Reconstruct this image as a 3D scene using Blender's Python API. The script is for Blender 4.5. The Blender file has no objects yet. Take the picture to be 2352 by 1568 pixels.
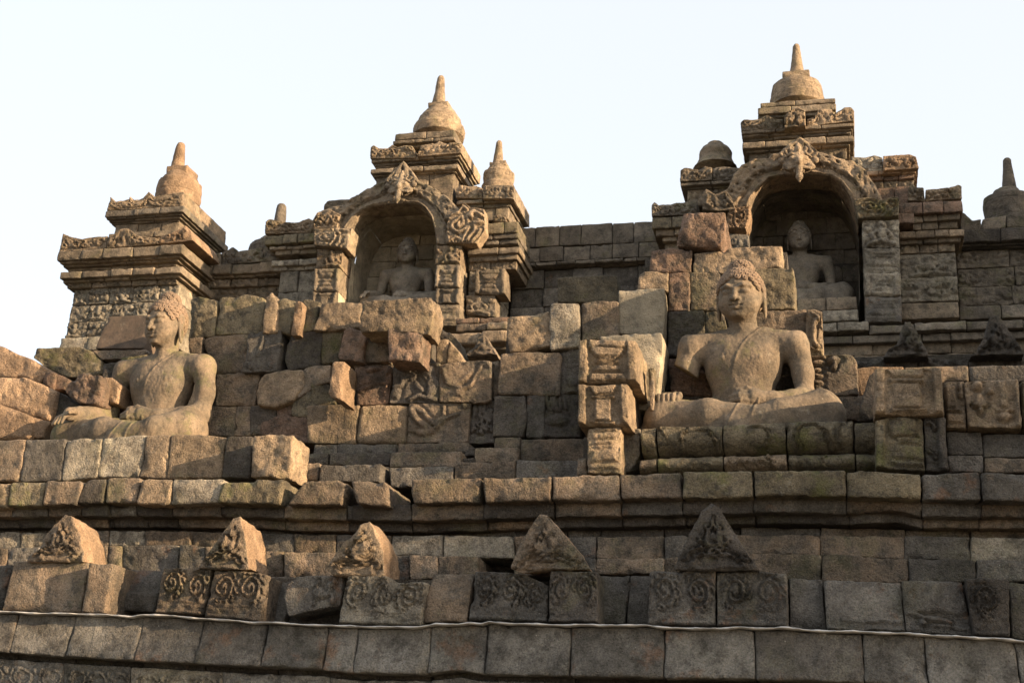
import bpy, math, random
import numpy as np
from mathutils import Matrix, Vector
# ---------------------------------------------------------------- camera model (photo pixel -> point on a facade plane)
YAW, PITCH, ROLL = math.radians(15.0), math.radians(19.8), math.radians(3.25)
FPX, CX, CY, EYE = 3000.0, 1176.0, 784.0, 1.6
c_, s_ = math.cos(YAW), math.sin(YAW)
cp, sp = math.cos(PITCH), math.sin(PITCH)
Fv = np.array([-s_*cp, c_*cp, sp]); R0 = np.array([c_, s_, 0.0]); U0 = np.cross(R0, Fv)
Rv = R0*math.cos(ROLL) + U0*math.sin(ROLL)
Uv = U0*math.cos(ROLL) - R0*math.sin(ROLL)
CROPS = {'O': (0, 0, 1.0)}
for k_, ox, oy, sc in (('A', 0, 500, 1.96), ('B', 1000, 250, 1.4933), ('C', 2500, 100, 1.4933), ('D', 3200, 500, 1.7422),
                       ('E', 0, 1100, 1.96), ('F', 1000, 1100, 1.7425), ('G', 2100, 900, 1.4254), ('H', 3100, 1100, 1.742),
                       ('I', 0, 1850, 1.78), ('J', 1000, 1850, 1.78), ('K', 2000, 1850, 1.78), ('L', 3000, 1850, 1.78)):
    CROPS[k_] = (ox/1.7415, oy/1.7415, 1.0/(sc*1.7415))
def px(crop, p):
    ox, oy, s = CROPS[crop]
    return (ox+p[0]*s, oy+p[1]*s)
def P(x, y, Y):
    d = Fv*FPX + Rv*(x-CX) + Uv*(CY-y)
    return np.array([0, 0, EYE]) + d*(Y/d[1])
def W(crop, p, Y):
    return P(*px(crop, p), Y)
# ---------------------------------------------------------------- noise
def _h(ix, iy, iz, s):
    n = (ix*374761393 + iy*668265263 + iz*2147483647 + s*144665) & 0xFFFFFFFF
    n = ((n ^ (n >> 13))*1274126177) & 0xFFFFFFFF
    n = n ^ (n >> 16)
    return (n & 0xFFFF)/32767.5 - 1.0
def vnoise(p, f, s=0):
    q = p*f; i = np.floor(q).astype(np.int64); t = q-i; t = t*t*(3-2*t)
    r = 0
    for dx in (0, 1):
        wx = t[:, 0] if dx else 1-t[:, 0]
        for dy in (0, 1):
            wy = t[:, 1] if dy else 1-t[:, 1]
            for dz in (0, 1):
                wz = t[:, 2] if dz else 1-t[:, 2]
                r = r + wx*wy*wz*_h(i[:, 0]+dx, i[:, 1]+dy, i[:, 2]+dz, s)
    return r
def fbm(p, f, s=0, o=3):
    r, a = 0, 1.0
    for k in range(o):
        r = r + a*vnoise(p, f*2.1**k, s+k*7); a *= 0.5
    return r
# ---------------------------------------------------------------- scene helpers
COL = bpy.context.scene.collection
def mesh_obj(name, V, F, mat, parent=None, tone=0.5, smooth=True, origin=None):
    V = np.asarray(V, dtype=np.float64)
    if origin is None:
        origin = np.array([(V[:, 0].min()+V[:, 0].max())/2, V[:, 1].min(), V[:, 2].min()])
    par_off = np.array(parent['_o']) if parent is not None else np.zeros(3)
    me = bpy.data.meshes.new(name)
    nf = len(F); F = F if isinstance(F, list) else list(map(tuple, F))
    me.from_pydata((V-origin).tolist(), [], F)
    me.polygons.foreach_set('use_smooth', [smooth]*len(me.polygons))
    at = me.attributes.new('tone', 'FLOAT', 'POINT')
    tv = np.full(len(V), tone, dtype=np.float32) if np.isscalar(tone) else np.asarray(tone, dtype=np.float32)
    at.data.foreach_set('value', tv)
    me.materials.append(mat)
    me.update()
    o = bpy.data.objects.new(name, me); COL.objects.link(o)
    o.location = origin - par_off
    o['_o'] = list(origin)
    if parent is not None: o.parent = parent
    return o
def tag(o, label=None, cat=None, group=None, kind=None):
    if label: o['label'] = label
    if cat: o['category'] = cat
    if group: o['group'] = group
    if kind: o['kind'] = kind
    return o
def empty(name, loc, label, cat, group=None):
    o = bpy.data.objects.new(name, None); COL.objects.link(o)
    o.location = loc; o['_o'] = [float(v) for v in loc]
    o.empty_display_size = 0.2
    return tag(o, label, cat, group)
# ---------------------------------------------------------------- carved relief (strokes and raised panels on a face)
def seg_dist(PU, PV, pts):
    d = np.full(PU.shape, 9.0)
    for a, b in zip(pts[:-1], pts[1:]):
        bx, by = b[0]-a[0], b[1]-a[1]; L = bx*bx+by*by+1e-12
        t = np.clip(((PU-a[0])*bx+(PV-a[1])*by)/L, 0, 1)
        d = np.minimum(d, np.hypot(PU-a[0]-t*bx, PV-a[1]-t*by))
    return d
def spiral(cx, cy, r, turns, a0=0.0, sgn=1, n=26, r1=0.12):
    return [(cx+math.cos(a0+sgn*2*math.pi*turns*t)*r*(1-(1-r1)*t), cy+math.sin(a0+sgn*2*math.pi*turns*t)*r*(1-(1-r1)*t)) for t in [i/n for i in range(n+1)]]
def arc(cx, cy, rx, ry, a0, a1, n=14):
    return [(cx+rx*math.cos(math.radians(a0+(a1-a0)*i/n)), cy+ry*math.sin(math.radians(a0+(a1-a0)*i/n))) for i in range(n+1)]
class Relief:
    """items: ('s', pts, width, height) stroke, ('e', cx, cy, rx, ry, height) dome, ('q', u0,u1,u2,u3, v0,v1, height) flat raised trapezoid; units = fraction of width / height"""
    cnt = 0
    def __init__(s, items, wear=.55, warp=1.0):
        s.items = items; Relief.cnt += 1; s.seed = Relief.cnt; s.wear = wear; s.warp = warp; s.scale = 1.0
    def __call__(s, U, V, Wd, Ht):
        q = s.seed*1.7; U0_, V0_ = U, V
        w = s.warp*min(1.0, .3/max(Wd, .1))
        U = U+w*(.022*np.sin(6*V+q)+.012*np.sin(15*V+3*q)+.010*np.sin(23*U+q)); V = V+s.warp*(.018*np.sin(5*U+2*q)+.012*np.sin(14*U+q))
        X, Y = U*Wd, V*Ht; m = min(Wd, Ht); h = np.zeros(U.shape); g = np.zeros(U.shape)
        for it in s.items:
            if it[0] == 's':
                pts = [(a*Wd, b*Ht) for a, b in it[1]]
                d = seg_dist(X, Y, pts)/(it[2]*m*.85)
                h = np.maximum(h, it[3]*np.clip(1-d**4, 0, 1)**.5)
                g = np.maximum(g, it[3]*.75*np.clip(1-((d-1.45)/.75)**2, 0, 1))
            elif it[0] == 'e':
                d = np.hypot((U-it[1])/it[3], (V-it[2])/it[4])
                h = np.maximum(h, it[5]*np.sqrt(np.clip(1-d*d, 0, 1)))
                g = np.maximum(g, it[5]*.5*np.clip(1-((d-1.3)/.5)**2, 0, 1))
            elif it[0] == 'q':
                u0, u1, u2, u3, v0, v1, hh = it[1:]
                t = np.clip((V-v0)/max(v1-v0, 1e-6), 0, 1)
                l = u0+(u2-u0)*t; r = u1+(u3-u1)*t
                e = np.minimum(np.minimum((U-l)*Wd, (r-U)*Wd), np.minimum((V-v0)*Ht, (v1-V)*Ht))
                w = np.clip(e/0.006, 0, 1)
                h = np.maximum(h, hh*w)
        h = np.where(h > 0, h, -np.minimum(g, .03))
        k = fbm(np.stack([U0_.ravel()*Wd*7, np.full(U.size, float(s.seed)), V0_.ravel()*Ht*7], 1), 1.0, s.seed, 3).reshape(U.shape)
        return h*s.scale*1.2*np.clip(1-s.wear*np.clip(k+.35, 0, 1.3), .12, 1)
def scroll_panel(n=2, h=0.016, seed=0):
    rg = random.Random(seed); it = []
    for k in range(n):
        cx = (k+0.5)/n+rg.uniform(-.03, .03)/n; sg = (-1 if k < n/2 else 1)*rg.choice((1, 1, -1)); cy = .36+rg.uniform(-.03, .03)
        r = rg.uniform(.34, .42)/n if n > 1 else 0.30; ry = .30; t0 = rg.uniform(1.2, 2.2)
        sp = lambda q, tr: [(cx+(x-cx)*q, cy+(y-cy)*q*ry/r) for x, y in spiral(cx, cy, r, tr, t0, -sg, 34, .16)]
        it += [('s', sp(1, 1.7), 0.032, h), ('e', cx, cy, 0.035, 0.05, h)]
        for j in range(rg.randint(6, 9)):
            a = t0-sg*(.5+j*.55); c, e = math.cos(a), math.sin(a)
            it.append(('s', [(cx+r*1.02*c, cy+ry*1.02*e), (cx+r*1.25*math.cos(a+.18*sg), cy+ry*1.22*math.sin(a+.18*sg)), (cx+r*1.30*math.cos(a+.42*sg), cy+ry*1.18*math.sin(a+.42*sg))], .03, h*rg.uniform(.6, .95)))
        for j in range(3): it.append(('e', cx+rg.uniform(-.3, .3)*r, cy+rg.uniform(-.5, .5)*ry, .025, .04, h*.8))
    it += [('q', 0, 1, 0, 1, 0.70, 0.74, h*.7), ('q', 0, 1, 0, 1, 0.775, 0.81, h*.7), ('q', 0, 1, 0, 1, 0.9, 1.02, h*.8)]
    for k in range(3): it.append(('q', .1+.3*k, .26+.3*k, .1+.3*k, .26+.3*k, 0.81, 0.9, h*.45))
    return Relief(it, wear=.4, warp=.5)
def antefix_relief(h=0.02):
    it = [('s', arc(.5, .74, .07, .05, 0, 360), .03, h), ('e', .5, .74, .03, .025, h*1.2)]
    for sg in (-1, 1):
        it += [('s', [(.5+sg*.06, .72), (.5+sg*.2, .66), (.5+sg*.36, .74), (.5+sg*.42, .84)], .035, h),
               ('s', [(.5+sg*.07, .77), (.5+sg*.22, .76), (.5+sg*.3, .86), (.5+sg*.31, .95)], .03, h),
               ('s', [(.5+sg*.03, .68), (.5+sg*.14, .56), (.5+sg*.12, .40), (.5+sg*.2, .36)], .03, h),
               ('s', [(.5, .64), (.5+sg*.09, .58), (.5+sg*.08, .44), (.5+sg*.02, .34), (.5, .2)], .03, h),
               ('s', [(.5+sg*.13, .64), (.5+sg*.25, .56), (.5+sg*.28, .5)], .03, h*.8)]
    it += [('e', .5, .52, .05, .1, h), ('q', .22, .78, .2, .8, .93, .99, h*.5)]
    return Relief(it, wear=.25, warp=.6)
def pilaster_relief(kind=0, h=0.03):
    fr = [('q', 0, .17, 0, .17, 0, 1, h), ('q', .83, 1, .83, 1, 0, 1, h)]
    if kind == 0:
        return Relief(warp=.25, wear=.35, items=fr+[('q', .17, .83, .17, .83, 0, .2, h*.9), ('q', .2, .8, .3, .7, .2, .40, h*.9), ('q', .33, .67, .33, .67, .40, .46, h*.6), ('q', .3, .7, .3, .7, .47, .54, h*.95),
                   ('q', .38, .62, .38, .62, .54, .6, h*.6), ('q', .34, .66, .25, .75, .60, .76, h*.85), ('q', .22, .78, .18, .82, .79, .97, h*.9)])
    if kind == 1:
        return Relief(warp=.25, wear=.3, items=fr+[('q', .22, .8, .3, .7, .04, .26, h*.8), ('q', .25, .75, .25, .75, .29, .37, h), ('q', .33, .67, .33, .67, .37, .9, h*.75), ('q', .3, .75, .3, .75, .9, .98, h*.9)])
    return Relief(warp=.3, wear=.4, items=[('q', 0, .9, .05, .9, .03, .09, h*.7), ('q', .1, .9, .15, .85, .12, .26, h*.7), ('q', .2, .8, .2, .8, .29, .36, h*.7), ('q', .22, .78, .22, .78, .39, .45, h*.5),
                   ('q', .2, .8, .05, .95, .5, .75, h*.7), ('q', .03, .97, .03, .97, .82, .9, h*.5)])
def foliage_relief(seed, n=9, h=0.016, asp=1.6):
    rg = random.Random(seed); it = []
    for k in range(n):
        cx, cy = (k+.5)/n+rg.uniform(-.03, .03), (.33 if k % 2 else .66)+rg.uniform(-.06, .06)
        r = rg.uniform(.09, .17)
        it.append(('s', [(x, cy+(y-cy)*asp) for x, y in spiral(cx, cy, r, 1.2, rg.uniform(0, 6), rg.choice((-1, 1)), 12)], rg.uniform(.05, .08), h*rg.uniform(.6, 1)))
        it.append(('e', cx+rg.uniform(-.1, .1), cy+rg.uniform(-.1, .1), rg.uniform(.03, .08), rg.uniform(.05, .12), h*rg.uniform(.5, 1)))
    return Relief(it)
def makara_relief(flip=False, h=.032):
    m = (lambda x: 1-x) if flip else (lambda x: x)
    it = [('s', [(m(x), y) for x, y in spiral(.34, .45, .26, 1.6, .5, 1, 34)], .055, h), ('e', m(.34), .45, .05, .06, h*1.2),
          ('s', [(m(.5), .95), (m(.62), .6), (m(.58), .3), (m(.75), .12), (m(.95), .2)], .06, h), ('s', [(m(.66), .95), (m(.78), .7), (m(.75), .45), (m(.96), .38)], .055, h),
          ('e', m(.70), .28, .06, .07, h*1.2), ('s', [(m(.82), .95), (m(.92), .75), (m(.9), .6)], .05, h*.9), ('s', [(m(.02), .9), (m(.3), .84), (m(.5), .92)], .05, h*.8), ('s', [(m(.05), .1), (m(.3), .06), (m(.55), .12)], .05, h*.8)]
    it += [('e', m(.06+.11*k), .97, .04, .04, h*.8) for k in range(8)]+[('e', m(.03), .2+.15*k, .035, .05, h*.8) for k in range(5)]
    return Relief(it)
def torso_relief(seed, h=0.02):
    rg = random.Random(seed)
    x = rg.uniform(.35, .65)
    return Relief([('e', x, .2, .11, .15, h), ('e', x, .5, .14, .22, h*.9), ('s', [(x-.12, .42), (x-.28, .55), (x-.2, .75)], .07, h*.8), ('s', [(x+.12, .42), (x+.26, .6), (x+.1, .72)], .07, h*.8),
                   ('s', [(x-.35, .9), (x, .8), (x+.35, .9)], .09, h), ('s', spiral(.12, .3, .1, 1.2), .05, h*.7), ('s', spiral(.86, .3, .1, 1.2), .05, h*.7)])
# ---------------------------------------------------------------- a dressed or broken stone
def resample(pl, ts):
    pl = np.asarray(pl, float); d = np.r_[0, np.cumsum(np.linalg.norm(np.diff(pl, axis=0), axis=1))]
    d = d/max(d[-1], 1e-9)
    return np.stack([np.interp(ts, d, pl[:, k]) for k in range(pl.shape[1])], 1)
def ticks(L, res, r):
    r = min(r, L*0.2)
    n = max(2, int(round((L-2*r)/res)))
    mid = np.linspace(r, L-r, n+1)
    return np.unique(np.r_[0, r*.12, r*.45, mid, L-r*.45, L-r*.12, L])/L
def stone_geo(top, right, bottom, left, Y, depth, res=.018, rad=.010, rough=.006, edge=.004, relief=None, prof=None, tilt=(0, 0), seed=0, lump=0.0, gap=.002, taper=0.0):
    """top/bottom run left to right, left/right run top to bottom; all are lists of (x, z) metres on the plane Y"""
    top, right, bottom, left = [np.asarray(a, float) for a in (top, right, bottom, left)]
    ctr = (top.mean(0)+bottom.mean(0))/2
    Wd = (np.linalg.norm(np.diff(top, axis=0), axis=1).sum()+np.linalg.norm(np.diff(bottom, axis=0), axis=1).sum())/2
    Ht = (np.linalg.norm(np.diff(left, axis=0), axis=1).sum()+np.linalg.norm(np.diff(right, axis=0), axis=1).sum())/2
    us, vs = ticks(Wd, res, rad), ticks(Ht, res, rad)
    T, B, L, R = resample(top, us), resample(bottom, us), resample(left, vs), resample(right, vs)
    U, V = np.meshgrid(us, vs)
    U3, V3 = U[..., None], V[..., None]
    S = (1-V3)*T[None]+V3*B[None]+(1-U3)*L[:, None]+U3*R[:, None]-((1-U3)*(1-V3)*T[0]+U3*(1-V3)*T[-1]+(1-U3)*V3*B[0]+U3*V3*B[-1])
    du = np.minimum(U, 1-U)*Wd; dv = np.minimum(V, 1-V)*Ht
    r = min(rad, Wd*.2, Ht*.2)
    fu = np.clip(1-du/r, 0, 1); fv = np.clip(1-dv/r, 0, 1)
    back = r*(1-np.sqrt(np.clip(1-np.minimum(fu*fu+fv*fv, 1), 0, 1)))
    # gap and corner rounding
    nrm = S-ctr; ln = np.maximum(np.linalg.norm(nrm, axis=2, keepdims=True), 1e-6)
    cr = np.clip(fu*fv, 0, 1)[..., None]
    S = S - nrm/ln*(gap + cr*r*.3)
    H = np.zeros_like(U)
    if relief is not None: H = relief(U, V, Wd, Ht)
    fade = np.clip(np.minimum(du, dv)/max(r, 1e-4), 0, 1)
    yy = Y + back - H*fade
    if prof is not None: yy = yy + prof(V)
    yy = yy + tilt[0]*(S[..., 0]-ctr[0]) + tilt[1]*(S[..., 1]-ctr[1])
    nv, nu = U.shape
    G = np.stack([S[..., 0], yy, S[..., 1]], 2).reshape(-1, 3)
    ids = np.arange(nu*nv).reshape(nv, nu)
    loop = np.r_[ids[0, :], ids[1:, -1], ids[-1, -2::-1], ids[-2:0:-1, 0]]
    ring = G[loop]
    rings = [G]
    m = len(loop)
    nd = max(2, int(depth/max(res*1.8, .03)))
    for k in range(1, nd+1):
        q = ring.copy(); t = k/nd
        q[:, 1] = q[:, 1] + (Y+depth-q[:, 1])*t
        if taper:
            q[:, 0] += (ctr[0]-q[:, 0])*taper*t; q[:, 2] += (ctr[1]-q[:, 2])*taper*t
        rings.append(q)
    A = np.concatenate(rings)
    F = [tuple(f) for f in np.stack([ids[:-1, :-1], ids[1:, :-1], ids[1:, 1:], ids[:-1, 1:]], -1).reshape(-1, 4)]
    prev = loop
    for k in range(nd):
        cur = nu*nv+k*m+np.arange(m)
        nx = np.roll(cur, -1); pn = np.roll(prev, -1)
        F += [tuple(f) for f in np.stack([prev, pn, nx, cur], -1)]
        prev = cur
    F.append(tuple(int(v) for v in prev))
    # wear: irregular outline, pitted face
    sd = seed*13+1
    N = np.stack([vnoise(A, 9, sd), vnoise(A, 9, sd+1), vnoise(A, 9, sd+2)], 1)*edge*.7
    N[:, 0] += fbm(A, 30, sd+3, 3)*edge*.7; N[:, 2] += fbm(A, 30, sd+4, 3)*edge*.7
    f = fbm(A, 16, sd+5, 2); g = np.abs(fbm(A, 38, sd+6, 2))
    chip = np.clip(fbm(A, 11, sd+7, 2)-.28, 0, 1)
    m2 = np.zeros(len(A)); m2[:nu*nv] = (np.clip(1-np.minimum(du, dv)/.035, 0, 1)).ravel()
    N[:, 1] += (f*.55+g*.8)*rough + chip*m2*.05
    if lump: N += np.stack([fbm(A, 4.5, sd+k, 2) for k in (8, 9, 10)], 1)*lump
    A = A+N
    stone_geo.nf = (nu-1)*(nv-1)
    return A, F
def quad_edges(crop, pts, Y, corners=None):
    w = [W(crop, p, Y)[[0, 2]] for p in pts]
    n = len(w)
    if corners is None:
        sx = [p[0] for p in pts]; sy = [p[1] for p in pts]
        mx, my = (min(sx)+max(sx))/2, (min(sy)+max(sy))/2
        wx, wy = max(max(sx)-min(sx), 1), max(max(sy)-min(sy), 1)
        q = [((p[0]-mx)/wx, (p[1]-my)/wy) for p in pts]
        tl = max(range(n), key=lambda i: -q[i][0]-q[i][1]); tr = max(range(n), key=lambda i: q[i][0]-q[i][1])
        br = max(range(n), key=lambda i: q[i][0]+q[i][1]); bl = max(range(n), key=lambda i: -q[i][0]+q[i][1])
        corners = (tl, tr, br, bl)
    tl, tr, br, bl = corners
    def walk(a, b):
        o = [w[a]]; i = a
        while i != b:
            i = (i+1) % n; o.append(w[i])
        return o
    return walk(tl, tr), walk(tr, br), walk(br, bl)[::-1], walk(bl, tl)[::-1]
_seed = [0]
RG = random.Random(11)
def stone(name, crop, pts, Y, depth=.35, mat='brown', parent=None, label=None, cat='stone block', group=None, tone=None, corners=None, side=None, **kw):
    """pts clockwise on screen from the top left"""
    _seed[0] += 1
    t, r, b, l = quad_edges(crop, pts, Y, corners)
    kw.setdefault('tilt', (RG.uniform(-.03, .03), RG.uniform(-.03, .03)))
    if kw.get('relief') is not None: kw['rough'] = min(kw.get('rough', .004), .004); kw['rad'] = min(kw.get('rad', .008), .009)
    A, F = stone_geo(t, r, b, l, Y, depth, seed=_seed[0], **kw)
    nf = stone_geo.nf
    o = mesh_obj(name, A, F, M[mat], parent, RG.random() if tone is None else tone)
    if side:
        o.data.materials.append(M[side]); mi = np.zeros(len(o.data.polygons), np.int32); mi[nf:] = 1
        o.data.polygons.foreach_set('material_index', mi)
    if parent is None: tag(o, label, cat, group)
    return o
def interp(line, x):
    return float(np.interp(x, [p[0] for p in line], [p[1] for p in line]))
def course(parent, crop, Y, top, bot, joints, mats=('brown',), depth=.35, jit=.012, name='stone_block', slant=0.0, reliefs=None, skip=(), **kw):
    """a row of stones between two lines; joints = photo x positions (x or (x_top, x_bottom))"""
    for i, (a, b) in enumerate(zip(joints[:-1], joints[1:])):
        if i in skip: continue
        a = a if isinstance(a, tuple) else (a, a+slant*(interp(bot, a)-interp(top, a)))
        b = b if isinstance(b, tuple) else (b, b+slant*(interp(bot, b)-interp(top, b)))
        mx = [p[0] for p in top if a[0]+4 < p[0] < b[0]-4]; mb = [p[0] for p in bot if a[1]+4 < p[0] < b[1]-4]
        pts = [(a[0], interp(top, a[0]))]+[(x, interp(top, x)) for x in mx]+[(b[0], interp(top, b[0])), (b[1], interp(bot, b[1]))]+[(x, interp(bot, x)) for x in mb[::-1]]+[(a[1], interp(bot, a[1]))]
        n1 = 1+len(mx); cs = (0, n1, n1+1, len(pts)-1)
        k = dict(kw)
        if reliefs and reliefs.get(i): k['relief'] = reliefs[i]
        stone(name, crop, pts, Y+RG.uniform(-jit, jit), depth, RG.choice(mats), parent, corners=cs, **k)
# ---------------------------------------------------------------- implicit surfaces (one continuous skin)
class SDF:
    def __init__(s, lo, hi, vox):
        s.vox = vox; s.lo = np.array(lo, float)
        s.n = [int(math.ceil((hi[k]-lo[k])/vox))+1 for k in range(3)]
        s.ax = [(s.lo[k]+np.arange(s.n[k])*vox).astype(np.float32) for k in range(3)]
        s.d = np.full(s.n, 0.5, np.float32)
    def _sl(s, lo, hi):
        r = []
        for k in range(3):
            a = max(0, int((lo[k]-s.lo[k])/s.vox)); b = min(s.n[k], int((hi[k]-s.lo[k])/s.vox)+2)
            if a >= b: return None
            r.append(slice(a, b))
        return tuple(r)
    def op(s, lo, hi, fn, k=.02, mode='u'):
        pad = k+.03; lo = np.array(lo)-pad; hi = np.array(hi)+pad
        sl = s._sl(lo, hi)
        if sl is None: return
        X, Y, Z = np.meshgrid(s.ax[0][sl[0]], s.ax[1][sl[1]], s.ax[2][sl[2]], indexing='ij', sparse=True)
        b = fn(X, Y, Z); a = s.d[sl]
        if mode == 'u':
            h = np.maximum(k-np.abs(a-b), 0)/k
            s.d[sl] = np.minimum(a, b)-h*h*k*.25
        else:
            b = -b; h = np.maximum(k-np.abs(a-b), 0)/k
            s.d[sl] = np.maximum(a, b)+h*h*k*.25
    def ell(s, c, r, k=.02, mode='u'):
        c, r = np.array(c, float), np.array(r, float)
        def f(X, Y, Z):
            x, y, z = X-c[0], Y-c[1], Z-c[2]
            k0 = np.sqrt((x/r[0])**2+(y/r[1])**2+(z/r[2])**2)
            k1 = np.sqrt((x/r[0]**2)**2+(y/r[1]**2)**2+(z/r[2]**2)**2)
            return k0*(k0-1)/np.maximum(k1, 1e-5)
        s.op(c-r, c+r, f, k, mode)
    def cone(s, a, b, ra, rb, k=.02, mode='u', sy=1.0):
        a, b = np.array(a, float), np.array(b, float); ba = b-a; L = ba.dot(ba)
        def f(X, Y, Z):
            x, y, z = X-a[0], Y-a[1], Z-a[2]
            t = np.clip((x*ba[0]+y*ba[1]+z*ba[2])/L, 0, 1)
            return np.sqrt((x-t*ba[0])**2+((y-t*ba[1])/sy)**2+(z-t*ba[2])**2)-(ra+(rb-ra)*t)
        m = max(ra, rb)*max(1, sy)
        s.op(np.minimum(a, b)-m, np.maximum(a, b)+m, f, k, mode)
    def path(s, pts, rs, k=.02, mode='u'):
        for a, b, ra, rb in zip(pts[:-1], pts[1:], rs[:-1], rs[1:]): s.cone(a, b, ra, rb, k, mode)
    def plane_cut(s, p, n, lo, hi, k=.01):
        p, n = np.array(p, float), np.array(n, float); n /= np.linalg.norm(n)
        sl = s._sl(lo, hi)
        X, Y, Z = np.meshgrid(s.ax[0][sl[0]], s.ax[1][sl[1]], s.ax[2][sl[2]], indexing='ij', sparse=True)
        b = (X-p[0])*n[0]+(Y-p[1])*n[1]+(Z-p[2])*n[2]; a = s.d[sl]
        s.d[sl] = np.maximum(a, b)
    def mesh(s):
        d = s.d; ins = d < 0
        nx, ny, nz = [v-1 for v in d.shape]
        cnt = np.zeros((nx, ny, nz), np.uint8)
        for i in (0, 1):
            for j in (0, 1):
                for k in (0, 1): cnt += ins[i:nx+i, j:ny+j, k:nz+k]
        I, J, K = np.nonzero((cnt > 0) & (cnt < 8))
        idx = np.full((nx, ny, nz), -1, np.int64); idx[I, J, K] = np.arange(len(I))
        acc = np.zeros((len(I), 3)); c = np.zeros(len(I))
        for ax in range(3):
            o = [(0, 0), (1, 0), (0, 1), (1, 1)]
            for a, b in o:
                p0 = [0, 0, 0]; oth = [q for q in range(3) if q != ax]
                p0[oth[0]] = a; p0[oth[1]] = b
                p1 = list(p0); p1[ax] = 1
                d0 = d[I+p0[0], J+p0[1], K+p0[2]].astype(float); d1 = d[I+p1[0], J+p1[1], K+p1[2]].astype(float)
                m = (d0 < 0) != (d1 < 0)
                t = np.where(m, d0/np.where(m, d0-d1, 1), 0)
                v = np.zeros((len(I), 3)); v[:, oth[0]] = a; v[:, oth[1]] = b; v[:, ax] = t
                acc += v*m[:, None]; c += m
        V = acc/np.maximum(c, 1)[:, None] + np.stack([I, J, K], 1)
        V = s.lo + V*s.vox
        F = []
        for ax in range(3):
            oth = [q for q in range(3) if q != ax]
            sl0 = [slice(1, -1)]*3; sl0[ax] = slice(0, -1)
            a = ins[tuple(sl0)]
            sl1 = list(sl0); sl1[ax] = slice(1, None)
            b = ins[tuple(sl1)]
            q = np.stack(np.nonzero(a != b), 1)
            if not len(q): continue
            base = q.copy(); base[:, oth[0]] += 1; base[:, oth[1]] += 1
            st = a[tuple(q.T)]
            def cell(da, db):
                e = base.copy(); e[:, oth[0]] -= da; e[:, oth[1]] -= db
                return idx[e[:, 0], e[:, 1], e[:, 2]]
            c00, c10, c11, c01 = cell(0, 0), cell(1, 0), cell(1, 1), cell(0, 1)
            Q = np.stack([c00, c10, c11, c01], 1)
            flip = ~st if ax != 1 else st
            Q[flip] = Q[flip][:, ::-1]
            Q = Q[(Q >= 0).all(1)]
            F.append(Q)
        return V, np.concatenate(F)
def smooth_normals(V, F):
    a, b, c = V[F[:, 0]], V[F[:, 1]], V[F[:, 2]]
    n = np.cross(b-a, c-a); N = np.zeros_like(V)
    for k in range(F.shape[1]): np.add.at(N, F[:, k], n)
    return N/np.maximum(np.linalg.norm(N, axis=1, keepdims=True), 1e-9)
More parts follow.
